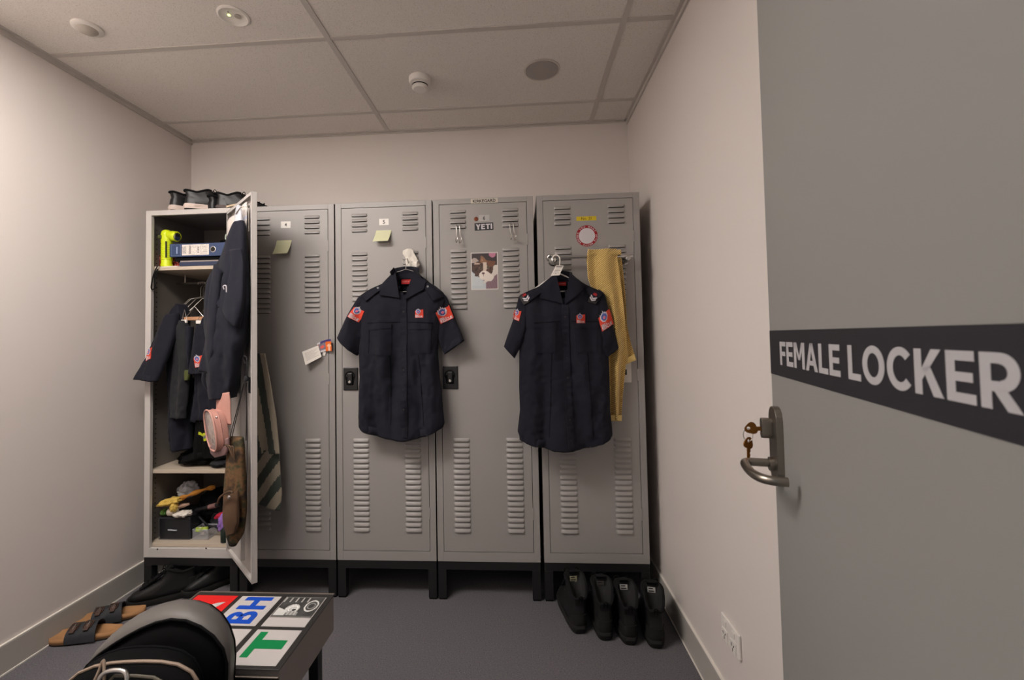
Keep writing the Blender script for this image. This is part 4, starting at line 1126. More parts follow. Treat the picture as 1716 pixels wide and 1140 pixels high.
def box_thing(name, label, cat, a, b, mat, bevel=.002, part='body', group=None):
    t = thing(name, label, cat, ((a[0]+b[0])/2, a[1], a[2]), group=group); MB().box(a, b).build(part, mat, t, bevel=bevel); return t
t = box_thing('document_folder', 'flat dark blue folder under the lever arch file', 'folder', (.165, .025, SH_T+.001), (.455, .245, SH_T+.024), 'navy_folder')
MB().box((.172, .0235, SH_T+.0225), (.452, .24, SH_T+.029)).build('paper_edge', material('paper_block', (150, 140, 136), .8), t)
t = box_thing('organiser_pouch', 'black flat pouch between folder and lever arch file', 'pouch', (.125, .040, SH_T+.030), (.45, .25, SH_T+.050), 'blackmatte', .006)
# red patterned box
t = thing('patterned_box', 'red and cream patterned box at the back of the shelf', 'box', (.07, .10, SH_T))
def red_ink(u, v):
    n = noise.noise(Vector((u*15, v*9, 2.0))) + .6*noise.noise(Vector((u*34, v*22, 5.0)))
    return (196, 150, 130) if n > .28 else ((64, 20, 22) if n < -.30 else (150, 30, 30))
MB().box((.006, .082, SH_T), (.150, .24, SH_T+.075)).build('body', material('box_red', (140, 30, 30), .7), t, bevel=.001)
ink_grid('front_print', t, lambda u, v, h: Vector((.007+.142*u, .0812, SH_T+.001+.073*v)), 60, 32, red_ink)
o = MB().box((.010, .026, SH_T), (.155, .20, SH_T+.004)).build('paper_stack', 'paper', None, bevel=.0005); tag(o, 'few white papers lying under the torch', 'papers')
# lever arch binder
t = thing('lever_arch_file', 'blue lever arch file lying on its side with white spine label', 'binder', (.27, .03, SH_T+.05))
z0, z1 = SH_T+.052, SH_T+.120
b0 = Vector((.108, .030, 0)); 
MB().box((.108,.030,z0),(.426,.033,z1)).box((.108,.033,z0),(.426,.325,z0+.0025)).box((.108,.033,z1-.0025),(.426,.325,z1)).build('cover', 'binder', t, bevel=.0012)
MB().box((.114,.036,z0+.006),(.420,.318,z1-.018)).build('paper_block', 'paper', t)
MB().box((.176,.0290,z0+.006),(.322,.0302,z1-.006)).build('spine_label', 'paper', t)
def spine_ink(u, v):
    if u < .16 and .15 < v < .85 and noise.noise(Vector((u*60, v*18, 1))) > .0: return (120, 116, 122)
    if .27 < u < .33 and .1 < v < .9: return (140, 134, 130)
    if .22 < u < .6 and noise.noise(Vector((u*30, v*26, 3))) > .28: return (150, 140, 132)
    if .58 < u < .64 and .2 < v < .8 and int(v*14) % 2: return (70, 66, 66)
    if .68 < u < .95 and int(v*12) % 2 and noise.noise(Vector((u*50, v*8, 6))) > -.1: return (176, 168, 162)
    return (222, 214, 206)
ink_grid('label_print', t, lambda u, v, h: Vector((.1775+.143*u, .0287, z0+.007+(z1-z0-.014)*v)), 72, 28, spine_ink)
MB().tube([(.120,.0293,z0+.006),(.168,.0293,z0+.006),(.168,.0293,z1-.006),(.120,.0293,z1-.006)], .0006, 4, closed=True).build('spine_frame', material('binder_print', (150, 165, 196), .6), t)
MB().box((.146,.0290,z0+.016),(.151,.0302,z1-.016)).build('spine_print', material('binder_print_2', (160, 175, 205), .6), t)
MB().lathe((.344,.0300,(z0+z1)/2), [(.0155,0),(.0155,-.0015),(.0125,-.002),(.0115,0)], 28, axis=(0,1,0), cap=False).build('finger_ring', 'chrome', t, smooth=True)
MB().disc((.344,.0300,(z0+z1)/2), (0,-1,0), .012, .0006, 24).build('finger_hole', 'dark', t)
crumple('woollen_glove', 'dark crumpled glove behind the lever arch file', 'glove', 'blackmatte', (.37, .13, z1+.016), (.045, .05, .016), 3, .35, 3)
o = MB().tube(bez([(.415,.05,z1+.008),(.402,.045,z1+.020),(.405,.042,z1+.040),(.416,.044,z1+.046),(.424,.05,z1+.03),(.420,.052,z1+.010)], 6), .0028, 7, closed=False).build('rubber_band', material('mint_rubber', (190, 206, 186), .6), None, smooth=True); tag(o, 'pale green loop resting on the end of the lever arch file', 'band')
# black strap hanging off the shelf edge
t = thing('black_strap', 'thin black webbing loop hanging from the upper shelf edge', 'strap', (.05, .0, SH_T))
mb = MB(); pts = bez([(.062,.035,1.660),(.060,.012,1.656),(.056,.004,1.640),(.046,-.002,1.60),(.040,-.004,1.56),(.040,-.005,1.540),(.048,-.004,1.530),(.056,-.003,1.545),(.054,-.001,1.575),(.058,.002,1.61),(.062,.008,1.64)], 6)
mb.loft([[p+Vector((0,-.0008,0)), p+Vector((.0045,.001,0)), p+Vector((0,.0016,0)), p+Vector((-.0045,.001,0))] for p in pts]); mb.build('webbing', 'blackmatte', t, smooth=True)

# --- hanging space: hangers and clothes
HG = 'wire hangers on the rail in the open locker'
hz = 1.5965
for k, (x, rz) in enumerate([(.150, R(62)), (.165, R(48)), (.192, R(56)), (.205, R(-58)), (.228, R(50))]):
    lab = ['wire hanger on the locker rail, nearest the left side panel', 'wire hanger on the locker rail, second from the side panel', 'wire hanger at the middle of the locker rail',
           'wire hanger on the rail leaning the opposite way to the rest', 'wire hanger on the locker rail, nearest the open door'][k]
    wire_hanger(lab, x, .20, hz, .32, rz, hookz=.085, drop=.135, grp=HG, r=.0015)
def bar_hanger(label, c, w, rz, mat, tilt=0.0, grp=None):
    t = thing('trouser_hanger', label, 'hanger', c, rz=rz)
    MB().box((-w/2, -.006, -.009), (w/2, .006, .009)).build('bar', mat, t, local=True, bevel=.002)
    MB().tube([(-w*.42, 0, .009), (0, 0, .062), (w*.42, 0, .009)], .0016, 6).build('wire_frame', 'wire', t, local=True, smooth=True)
    return t
bar_hanger('wooden-bar trouser hanger between the dark clothes', (.235, .045, 1.382), .118, R(-4), 'wood')
bar_hanger('short wooden hanger tilted against the jacket', (.330, .030, 1.398), .070, R(-20), 'wood')
bar_hanger('white-barred hanger below the wooden hangers', (.300, .020, 1.362), .070, R(4), 'plastic_white')
bar_hanger('white-tipped dark hanger end by the left shirt', (.187, .035, 1.368), .030, R(0), 'plastic_white')

def garment(name, label, cat, mat, L, Rr, y, dep, seed, amp=.022, nr=80, fx=24, hem=0, sleeve=None, yx=0.0):
    t = thing(name, label, cat, ((L[0][0]+Rr[0][0])/2, y if not callable(y) else y(0), L[0][1]))
    bd = cloth_tube(L, Rr, y, dep, nr, 60, .004 if amp < .005 else max(amp, .020), seed, fx=fx, hem=hem, wrinkle=.45, yx=yx)
    bd.build('body', mat, t, smooth='all'); out = [bd]
    for s_ in (sleeve or []):
        sb = cloth_tube(*s_, nr=40, ns=44, amp=.018, seed=seed+2, fx=26); sb.build('sleeve', mat, t, smooth='all'); out.append(sb)
    return t, bvh_of(*out)
G1, b1 = garment('uniform_shirt', 'dark shirt with patched sleeve sticking out past the locker side', 'shirt', 'navy', [(.122,1.462),(.085,1.435),(.060,1.39),(.052,1.30),(.062,1.07),(.070,.85),(.085,.70)], [(.138,1.462),(.158,1.435),(.170,1.39),(.165,1.30),(.180,1.07),(.185,.85),(.185,.70)],
    .085, .040, 11.1, sleeve=[([(.085,1.405),(.055,1.33),(.036,1.20),(.001,1.082)], [(.150,1.410),(.158,1.30),(.140,1.18),(.118,1.066)], lambda k: .045-.10*k, .026)])
patch(G1, b1, (.052,1.205), (.017,.006), (-.010,.030), 'sleeve_patch', default=0)
G2, b2 = garment('work_trousers', 'charcoal trousers hanging folded beside the patched sleeve', 'trousers', 'charcoal', [(.170,1.372),(.146,1.335),(.134,1.28),(.125,1.15),(.112,1.00),(.112,.92),(.118,.875)], [(.190,1.372),(.212,1.335),(.222,1.28),(.218,1.15),(.212,1.00),(.205,.92),(.200,.87)], .034, .022, 13.4, .014)
G3, b3 = garment('uniform_shirt', 'dark shirt in the middle of the locker rail with loose cuff', 'shirt', 'navy2', [(.226,1.392),(.205,1.365),(.192,1.32),(.190,1.27),(.190,1.15),(.180,1.00),(.170,.84)], [(.240,1.392),(.262,1.365),(.276,1.32),(.270,1.27),(.262,1.15),(.262,1.00),(.255,.84)],
    .110, .030, 17.9, sleeve=[([(.205,1.34),(.196,1.29),(.190,1.20),(.182,1.115)], [(.240,1.34),(.238,1.29),(.232,1.20),(.224,1.110)], .025, .018)])
G4, b4 = garment('uniform_shirt', 'dark shirt with a red patch, partly behind the jacket on the door', 'shirt', 'navy', [(.318,1.405),(.285,1.375),(.264,1.335),(.252,1.27),(.250,1.15),(.245,1.0),(.225,.86)], [(.336,1.405),(.370,1.38),(.396,1.345),(.402,1.27),(.400,1.15),(.395,1.0),(.380,.86)],
    .040, .030, 21.3, .014, sleeve=[([(.285,1.345),(.270,1.29),(.262,1.20),(.250,1.10)], [(.340,1.345),(.345,1.29),(.350,1.20),(.352,1.10)], .000, .022)])
patch(G4, b4, (.312,1.164), (.021,.004), (-.006,.028), 'sleeve_patch', default=-.02)
G6, b6 = garment('work_trousers', 'black trousers with lime-edged reflective band at the knee', 'trousers', 'blackmatte', [(.245,1.0),(.235,.90),(.225,.80),(.215,.70),(.215,.66)], [(.430,1.0),(.430,.90),(.428,.80),(.425,.70),(.420,.665)], .070, .045, 25.0, .012)
for (z0_, z1_, m_, nm) in ((.795,.808,'hiviz','reflective_edge'),(.780,.795,'silver','reflective_band'),(.767,.780,'hiviz','reflective_edge')):
    drape_quad(b6, [(.300,z0_-.012),(.428,z0_+.012),(.428,z1_+.012),(.300,z1_-.012)], 12, 2, .001, .002, .03).build(nm, m_, G6, smooth=True)
drape_quad(b6, [(.262,.786),(.302,.778),(.300,.790),(.264,.800)], 6, 2, .001, .002, .03).build('reflective_edge', 'hiviz', G6, smooth=True)
G7, b7 = garment('work_trousers', 'dark trouser legs hanging behind the charcoal pair', 'trousers', 'navy', [(.075,1.06),(.068,.95),(.072,.84),(.080,.75),(.090,.66)], [(.230,1.06),(.235,.95),(.240,.84),(.240,.75),(.235,.655)], .230, .045, 29.0, .014)
G5, b5 = garment('radio_pouch', 'small olive pouch hanging below the loose cuff', 'pouch', material('olive_pouch', (72, 78, 34), .8), [(.206,1.118),(.204,1.10),(.207,1.065)], [(.232,1.118),(.233,1.10),(.226,1.065)], .016, .010, 2.0, .003, 12)
for k, (c, r, s_, lb) in enumerate([((.215, .17, SH_M+.035), (.135, .12, .040), 5, 'black folded garment heaped on the middle shelf'), ((.365, .12, SH_M+.022), (.065, .09, .028), 6, 'dark grey folded cloth at the door end of the middle shelf')]):
    crumple('folded_garment', lb, 'clothing', 'blackmatte' if k == 0 else 'charcoal', c, r, s_, .22, 2.4, SH_M+.001)

# --- bottom compartment
zb = SH_B + .001
t = thing('drawer_box', 'smoked plastic drawer box with a pale handle in the locker bottom', 'organiser', (.12, .06, zb))
mb = MB(); a, b = (.034,.062,zb), (.205,.235,zb+.112)
mb.box((a[0],a[1]+.004,a[2]),(b[0],b[1],a[2]+.004)).box((a[0],a[1]+.004,b[2]-.004),(b[0],b[1],b[2])).box((a[0],a[1]+.004,a[2]),(a[0]+.004,b[1],b[2])).box((b[0]-.004,a[1]+.004,a[2]),(b[0],b[1],b[2])).box((a[0],b[1]-.004,a[2]),(b[0],b[1],b[2]))
mb.build('case', 'smoke', t, bevel=.001)
dr = MB().box((.040,.058,zb+.007),(.199,.062,zb+.105)).build('drawer_front', 'smoke', t, bevel=.0015)
MB().tube(bez([(.088,.056,zb+.050),(.094,.050,zb+.052),(.112,.049,zb+.052),(.128,.050,zb+.050),(.134,.056,zb+.048)], 4), .0028, 8).build('handle', 'clearwhite', dr, smooth=True)
MB().tube([(.036,.0585,zb+.003),(.203,.0585,zb+.003),(.203,.0585,zb+.109),(.036,.0585,zb+.109)], .0022, 5, closed=True).build('rim', material('smoked_rim', (78, 78, 84), .2), t)
t = thing('clear_tray', 'small clear plastic tub holding green tape rolls', 'tub', (.257, .06, zb))
a, b = (.215,.060,zb), (.300,.130,zb+.050)
mb = MB(); mb.box(a,(b[0],b[1],a[2]+.002)).box(a,(b[0],a[1]+.002,b[2])).box((a[0],b[1]-.002,a[2]),b).box(a,(a[0]+.002,b[1],b[2])).box((b[0]-.002,a[1],a[2]),b)
mb.build('walls', 'clear', t, bevel=.0008)
MB().tube([(a[0],a[1],b[2]),(b[0],a[1],b[2]),(b[0],b[1],b[2]),(a[0],b[1],b[2])], .0014, 5, closed=True).build('rim', 'clearwhite', t)
def tape_roll(label, c, r, w_, mat, ax=(0,1,0), grp=None, core='paper'):
    t = thing('tape_roll', label, 'tape', c, group=grp)
    MB().lathe(c, [(r*.5,0),(r,0),(r,w_),(r*.5,w_),(r*.5,0)], 24, axis=ax, cap=False).build('tape', mat, t, smooth=True)
    MB().lathe(c, [(r*.42,-.0003),(r*.52,-.0003),(r*.52,w_),(r*.42,w_),(r*.42,-.0003)], 24, axis=ax, cap=False).build('core', core, t, smooth=True)
tape_roll('lime green tape roll in the clear tub, on the drawer box side', (.240,.075,zb+.038), .018, .016, 'lime', (0.1,.2,1)); tape_roll('lime green tape roll in the clear tub, on the door side', (.268,.080,zb+.042), .016, .014, 'lime', (-.1,.3,1))
tape_roll('white tape roll at the bottom of the clear tub', (.250,.085,zb+.014), .014, .014, 'bandage', (0,.4,1))
zt = zb + .113
crumple('cotton_glove', 'yellow work glove lying on top of the heap', 'glove', 'glove', (.085, .075, zt+.075), (.058, .040, .017), 2.5, .45, 2.8, rot=(0,-.15,.1))
crumple('cotton_glove', 'yellow glove cuff end drooping over the heap below the other glove', 'glove', 'glove', (.118, .055, zt+.052), (.016, .020, .022), 4.5, .35, 3)
o = MB().tube(bez([(.12,.09,zt+.082),(.17,.10,zt+.100),(.23,.12,zt+.120),(.28,.14,zt+.128)], 6), [.010+.004*math.sin(k*.9) for k in range(19)], 8).build('orange_strap', 'orange', None, smooth=True); tag(o, 'mustard orange cloth strap stretched over the dark heap', 'strap')
crumple('dark_bag', 'dark nylon bag filling the middle of the bottom compartment', 'bag', 'blackmatte', (.235, .24, zt+.010), (.100, .085, .080), 9, .3, 2.4, zb+.0)
crumple('dark_bag', 'black pouch with straps behind the clear tub', 'bag', 'charcoal', (.300, .185, zb+.055), (.065, .045, .054), 12, .3, 3, zb)
t = thing('bandage_roll', 'cream bandage roll lying on the drawer box', 'bandage', (.10,.07,zt))
MB().lathe((.082,.070,zt+.022), [(.001,0),(.019,0),(.020,.002),(.020,.038),(.019,.040),(.001,.040)], 24, axis=(1,-.1,.1)).build('roll', 'bandage', t, smooth=True)
MB().lathe((.1225,.066,zt+.026), [(.004,0),(.008,.0005),(.0155,.0005)], 20, axis=(1,-.1,.1), cap=False).build('end_winding', 'paper', t)
crumple('paper_packet', 'crumpled white packet on the drawer box edge', 'packet', 'rag', (.150, .072, zt+.014), (.048, .035, .013), 6, .35, 3, zt)
crumple('paper_packet', 'beige flat packet above the bandage roll', 'packet', material('beige_packet', (160, 130, 112), .8), (.125, .085, zt+.046), (.050, .022, .010), 16, .25, 3, rot=(0,-.18,0))
crumple('plastic_bag', 'frosted plastic bag at the back of the bottom compartment', 'bag', 'clearwhite', (.105, .17, zt+.105), (.042, .05, .040), 21, .3, 2.6)
crumple('green_packet', 'small green packet at the left of the heap', 'packet', material('green_packet', (74, 110, 40), .7), (.055, .07, zt+.022), (.016, .02, .016), 8, .3, 3)
crumple('crimson_pouch', 'crimson pouch near the door side of the bottom compartment', 'pouch', 'crimson', (.340, .105, zb+.108), (.034, .03, .014), 18, .2, 3, rot=(0,-.35,0))
crumple('purple_cloth', 'purple cloth bundle beside the open door', 'cloth', 'purple', (.392, .060, zb+.085), (.030, .035, .050), 19, .35, 3.2)
t = thing('dark_bottle', 'dark green bottle standing by the open door inside the locker', 'bottle', (.402, .040, zb))
MB().lathe((.404,.040,zb), [(.001,0),(.019,.001),(.0205,.004),(.0205,.060),(.014,.076),(.010,.080),(.010,.088),(.001,.088)], 22).build('body', material('bottle_green', (30, 42, 34), .25), t, smooth=True)
MB().lathe((.404,.040,zb+.083), [(.012,0),(.012,.014),(.001,.0145)], 18).build('cap', 'black', t, smooth=True)
for k, (p0, p1, lb) in enumerate([((.19,.12,zb+.125),(.335,.10,zb+.165),'black tube with a pink end leaning over the heap'), ((.22,.09,zb+.09),(.37,.08,zb+.03),'grey cable bundle in front of the dark pouch')]):
    if k == 0:
        t = thing('leaning_tube', lb, 'tube', p0); MB().tube([p0, p1], .011, 12).build('barrel', 'black', t, smooth=True); MB().tube([Vector(p0).lerp(Vector(p1), .55), Vector(p0).lerp(Vector(p1), .85)], .0125, 12).build('sleeve', material('pink_grey', (128, 92, 88), .7), t, smooth=True)
    else:
        o = MB()
        for j in range(4): o.tube(bez([(.22+.01*j,.10,zb+.10-.008*j),(.27,.085+.004*j,zb+.070-.01*j),(.33,.085,zb+.050+.004*j),(.365,.09,zb+.018+.006*j)], 5), .0035, 6)
        o = o.build('cable_bundle', 'charcoal', None, smooth=True); tag(o, lb, 'cable')

# --- things hanging on the open door
# inner face frame of the open door: s along the face from the hinge, h out from the inner face
_m = WM[D1.name]
def dp(s, h, z): p = _m @ Vector((-s, .022 + h, 0)); return Vector((p.x, p.y, z))
t = thing('paper_poster', 'white paper sheet with red and green scribbles taped inside the open door', 'poster', tuple(dp(.2, 0, 1.8)))
def poster_ink(u, v):
    c = (226, 218, 212)
    d = abs(v - (.35 + .62*u)); 
    if d < .03 and u < .75:
        c = (190, 54, 62) if (u > .42 or u < .12) else ((60, 72, 66) if int(u*40) % 3 else (226, 218, 212))
    if abs(v-(.20+.6*u)) < .05 and .35 < u < .62 and int(u*50) % 3 == 0: c = (230, 120, 110)
    if u > .85 and .2 < v < .8 and int(v*20) % 3 == 0: c = (200, 206, 220)
    return c
ink_grid('sheet', t, lambda u, v, h: dp(.022+.345*u, .001 + .006*math.sin(u*9), 1.58 + (.30*v) - .02*(1-u)*(v > .5)*2*(v-.5)), 60, 60, poster_ink)
t = thing('clear_sleeve', 'crinkled frosted plastic sleeve hanging on the hook inside the door', 'plastic sleeve', tuple(dp(.33, .03, 1.8)))
cloth_tube([(0,0),(-.02,-.03),(-.035,-.10),(-.04,-.17)], [(.03,0),(.045,-.03),(.055,-.10),(.055,-.17)], .0, .010, 20, 20, .008, 4.4, fx=40)
mb = cloth_tube([(0,0),(-.03,-.03),(-.045,-.10),(-.05,-.17)], [(.03,0),(.045,-.03),(.055,-.10),(.055,-.17)], .0, .010, 20, 20, .008, 4.4, fx=40)
mb.v = [dp(.325 + p.x, .030 - p.y, 1.862 + p.z) for p in mb.v]; mb.build('film', 'clearwhite', t, smooth='all')
t = thing('door_hook', 'thin wire hook inside the open door above the dark jacket', 'hook', tuple(dp(.385, .01, 1.84)))
MB().tube(bez([dp(.395,.001,1.846), dp(.395,.012,1.850), dp(.375,.030,1.846), dp(.350,.042,1.820)], 5), .0022, 7).build('wire', 'steel', t, smooth=True)
MB().tube([dp(.395,.003,1.846), dp(.398,.004,1.80), dp(.40,.004,1.74)], .0018, 6).disc(dp(.395,.0,1.852), (_m.to_3x3() @ Vector((0,1,0))), .005, .006, 12).build('pin', 'steel', t)

# dark jacket hanging from the hook, in front of the door
def jk(L, Rr, y, dep, seed, nr=90, ns=84, amp=.026, fx=16, sl=-.40):
    return cloth_tube(L, Rr, y, dep, nr, ns, amp, seed, fx=fx, fz=1.8, wrinkle=.3, yx=sl)
t = thing('dark_jacket', 'dark blue-black jacket hanging from the hook on the open door', 'jacket', (.66, -.26, 1.77))
body = jk([(.655,1.790),(.634,1.765),(.600,1.700),(.566,1.640),(.536,1.604),(.492,1.537),(.466,1.436),(.455,1.335),(.470,1.26),(.463,1.176),(.440,1.082),(.470,1.045),(.505,1.00)],
          [(.715,1.790),(.726,1.756),(.728,1.680),(.732,1.591),(.744,1.480),(.746,1.42),(.728,1.34),(.722,1.263),(.694,1.20),(.680,1.12),(.668,1.06),(.652,1.03),(.645,1.010)],
          lambda k: -.275, lambda k: .018 + .040*min(1, k*3), 33.3, sl=-.45)
body.build('body', 'navy2', t, smooth='all')
s1 = jk([(.640,1.66),(.648,1.60),(.640,1.53),(.622,1.47),(.598,1.428)], [(.722,1.66),(.742,1.58),(.748,1.47),(.742,1.38),(.722,1.315)], lambda k: -.300-.022*k, lambda k: .014+.020*k, 37.0, 40, 40, .020)
s1.build('sleeve', 'navy2', t, smooth='all')
s2 = jk([(.585,1.60),(.560,1.50),(.535,1.36),(.512,1.24),(.478,1.13)], [(.640,1.56),(.618,1.44),(.605,1.32),(.600,1.22),(.560,1.12)], lambda k: -.300+.01*k, lambda k: .026, 39.0, 44, 40, .022)
s2.build('sleeve', 'navy2', t, smooth='all')
MB().tube(bez([(.700,-.395,1.475),(.698,-.398,1.488),(.712,-.400,1.489),(.713,-.399,1.462)], 4), .0022, 5).build('toggle', 'white', t)

# pink toiletry bag with clear front
t = thing('toiletry_bag', 'pink hanging toiletry bag with clear window below the jacket', 'toiletry bag', (.63, -.26, 1.0))
flap = jk([(.583,1.030),(.582,1.000),(.580,.95),(.578,.905)], [(.655,1.040),(.663,1.000),(.664,.95),(.668,.90)], -.285, .008, 41, 24, 24, .003, sl=-.3); flap.build('flap', 'pink', t, smooth='all')
def arc_bag(cx, cz, rx, rz_, y0, y1, n=36, sq=.8):
    def ring(s, y, dz=0): return [(cx + s*rx*math.copysign(abs(math.cos(2*PI*k/n))**sq, math.cos(2*PI*k/n)) + (y-y0)*-.9*0, y, cz + dz + s*rz_*math.copysign(abs(math.sin(2*PI*k/n))**sq, math.sin(2*PI*k/n))) for k in range(n)]
    return ring
def bag_pt(a, b, h):
    """a across, b up, h out toward the viewer, in a plane turned to the left"""
    ux = Vector((.80, -.60, 0)); n_ = Vector((-.60, -.80, 0)); up = Vector((-.16, 0, .987)); return Vector((.592, -.300, .878)) + ux*a + up*b + n_*h
n = 40
rg = lambda s, h, sq=.78: [bag_pt(s*.062*math.copysign(abs(math.cos(2*PI*k/n))**sq, math.cos(2*PI*k/n)), s*.088*math.copysign(abs(math.sin(2*PI*k/n))**sq, math.sin(2*PI*k/n)), h) for k in range(n)]
MB().loft([rg(.92,-.035), rg(1,-.028), rg(1,.012), rg(.99,.016)], 0, True, False).build('gusset', 'pink', t, smooth=True)
MB().loft([rg(.96,.015), rg(.6,.021), rg(.05,.023)], 0, False, True).build('window', 'pinkclear', t, smooth=True)
MB().tube(rg(1,.016), .0038, 8, closed=True).build('piping', 'pink', t, smooth=True)
MB().tube(rg(1.01,-.008), .0026, 6, closed=True).build('zip', material('pink_zip', (176, 128, 118), .6), t, smooth=True)
MB().lathe(bag_pt(.050, .060, .0), [(.004,0),(.006,.003),(.003,.006)], 10, axis=(0,-1,0)).build('zip_pull', 'chrome', t)
MB().loft([rg(.75,.0), rg(.78,.010), rg(.3,.012)], 0, True, True).build('contents', ramp_material('bag_contents', [(60, 60, 96), (150, 130, 112), (196, 180, 166), (110, 92, 84)], 30, .7), t, smooth=True)
lw = jk([(.560,.800),(.566,.775),(.590,.758)], [(.668,.850),(.672,.81),(.655,.775)], -.300, .016, 43, 14, 24, .004, sl=-.3); lw.build('lower_pocket', material('mauve_vinyl', (128, 100, 98), .5), t, smooth='all')

# camouflage drawstring bag
t = thing('camouflage_bag', 'brown camouflage drawstring bag hanging low on the open door', 'bag', (.67, -.27, .80))
up = jk([(.640,.842),(.628,.80),(.622,.70),(.612,.60),(.610,.50),(.618,.415),(.640,.378)], [(.716,.845),(.722,.80),(.722,.72),(.728,.64),(.730,.52),(.715,.43),(.672,.375)], lambda k: -.280, lambda k: .014 + .022*math.sin(PI*min(1, k*1.05))**.7, 45.0, 60, 44, .014, sl=-.42)
up.build('sack', 'camo', t, smooth='all')
pk = jk([(.638,.585),(.636,.55),(.640,.48),(.662,.44)], [(.728,.640),(.730,.58),(.730,.50),(.708,.455)], lambda k: -.325, lambda k: .012+.010*math.sin(PI*k), 47.0, 34, 36, .006, sl=-.42)
pk.build('pocket', 'tan', t, smooth='all')
MB().tube(bez([(.634,-.338,.580),(.650,-.348,.606),(.680,-.362,.628),(.712,-.376,.642),(.730,-.380,.640)], 5), .0042, 8).build('pocket_rim', 'tan', t, smooth=True)
MB().lathe((.716,-.384,.622), [(.0075,0),(.0075,-.003),(.004,-.005),(.003,-.003)], 16, axis=(0,1,0)).build('ring_snap', 'chrome', t, smooth=True)
for k, (pa, pb) in enumerate([(dp(.385,.02,1.075), (.662,-.30,.850)), (dp(.388,.02,1.075), (.676,-.31,.846)), (dp(.393,.012,1.08), dp(.39,.012,.83)), (dp(.398,.012,1.08), dp(.397,.012,.60))]):
    MB().tube([pa, Vector(pa).lerp(Vector(pb), .5) + Vector((.001*k, 0, 0)), pb], .0018, 6).build('cord', 'black', t, smooth=True)
MB().tube(bez([dp(.380,.012,1.16), dp(.372,.016,1.18), dp(.386,.018,1.195), dp(.40,.012,1.18), dp(.398,.012,1.10)], 5), .0026, 7).lathe(dp(.393,.012,1.085), [(.006,0),(.010,.008),(.008,.020),(.002,.026)], 12).build('cord_lock', 'charcoal', t, smooth=True)
for k in range(3):
    MB().tube(bez([(.640+.012*k,-.315,.800),(.655+.012*k,-.325,.822-.006*k),(.676+.010*k,-.330,.812),(.690+.006*k,-.332,.780-.01*k)], 5), .003, 6).build('drawstring', 'tan', t, smooth=True)

# striped towel on the outer side of the door
t = thing('striped_towel', 'green-grey and cream striped towel hanging behind the open door', 'towel', (.70, -.14, 1.15))
def stripe_strip(Lt, Rt, y0, nr, nc, seed, bands, mats, lean):
    A, B = resample(Lt, nr), resample(Rt, nr)
    mb = MB()
    rows = []
    for i in range(nr):
        k = i/(nr-1); fr_, bk = [], []
        for j in range(nc):
            u = j/(nc-1); p = A[i].lerp(B[i], u); f = .006*math.sin(u*7+seed) + .008*noise.noise(Vector((p.x*18, p.y*3, seed)))
            fr_.append(Vector((p.x, y0(u) - f - .003, p.y))); bk.append(Vector((p.x, y0(u) - f + .003, p.y)))
        rows.append(fr_ + bk[::-1])
    mb.loft(rows, 0, True, True)
    for q, f in enumerate(mb.f):
        c = sum((mb.v[i] for i in f), Vector())/len(f); val = (c.x + lean*c.z) * bands; mb.mi[q] = int(math.floor(val)) % 2
    return mb
stripe_strip([(.600,1.20),(.600,1.0),(.600,.725)], [(.708,1.20),(.735,1.065),(.762,.90),(.778,.727)], lambda u: -.110+.0*u, 50, 44, 1.0, 26, 2, .17).build('upper_fall', ['towel_g', 'towel_c'], t, smooth='all')
stripe_strip([(.600,.74),(.600,.6),(.600,.50)], [(.766,.74),(.770,.62),(.776,.54),(.768,.455)], lambda u: -.098, 40, 44, 3.0, 20, 2, -.75).build('lower_fall', ['towel_g', 'towel_c'], t, smooth='all')

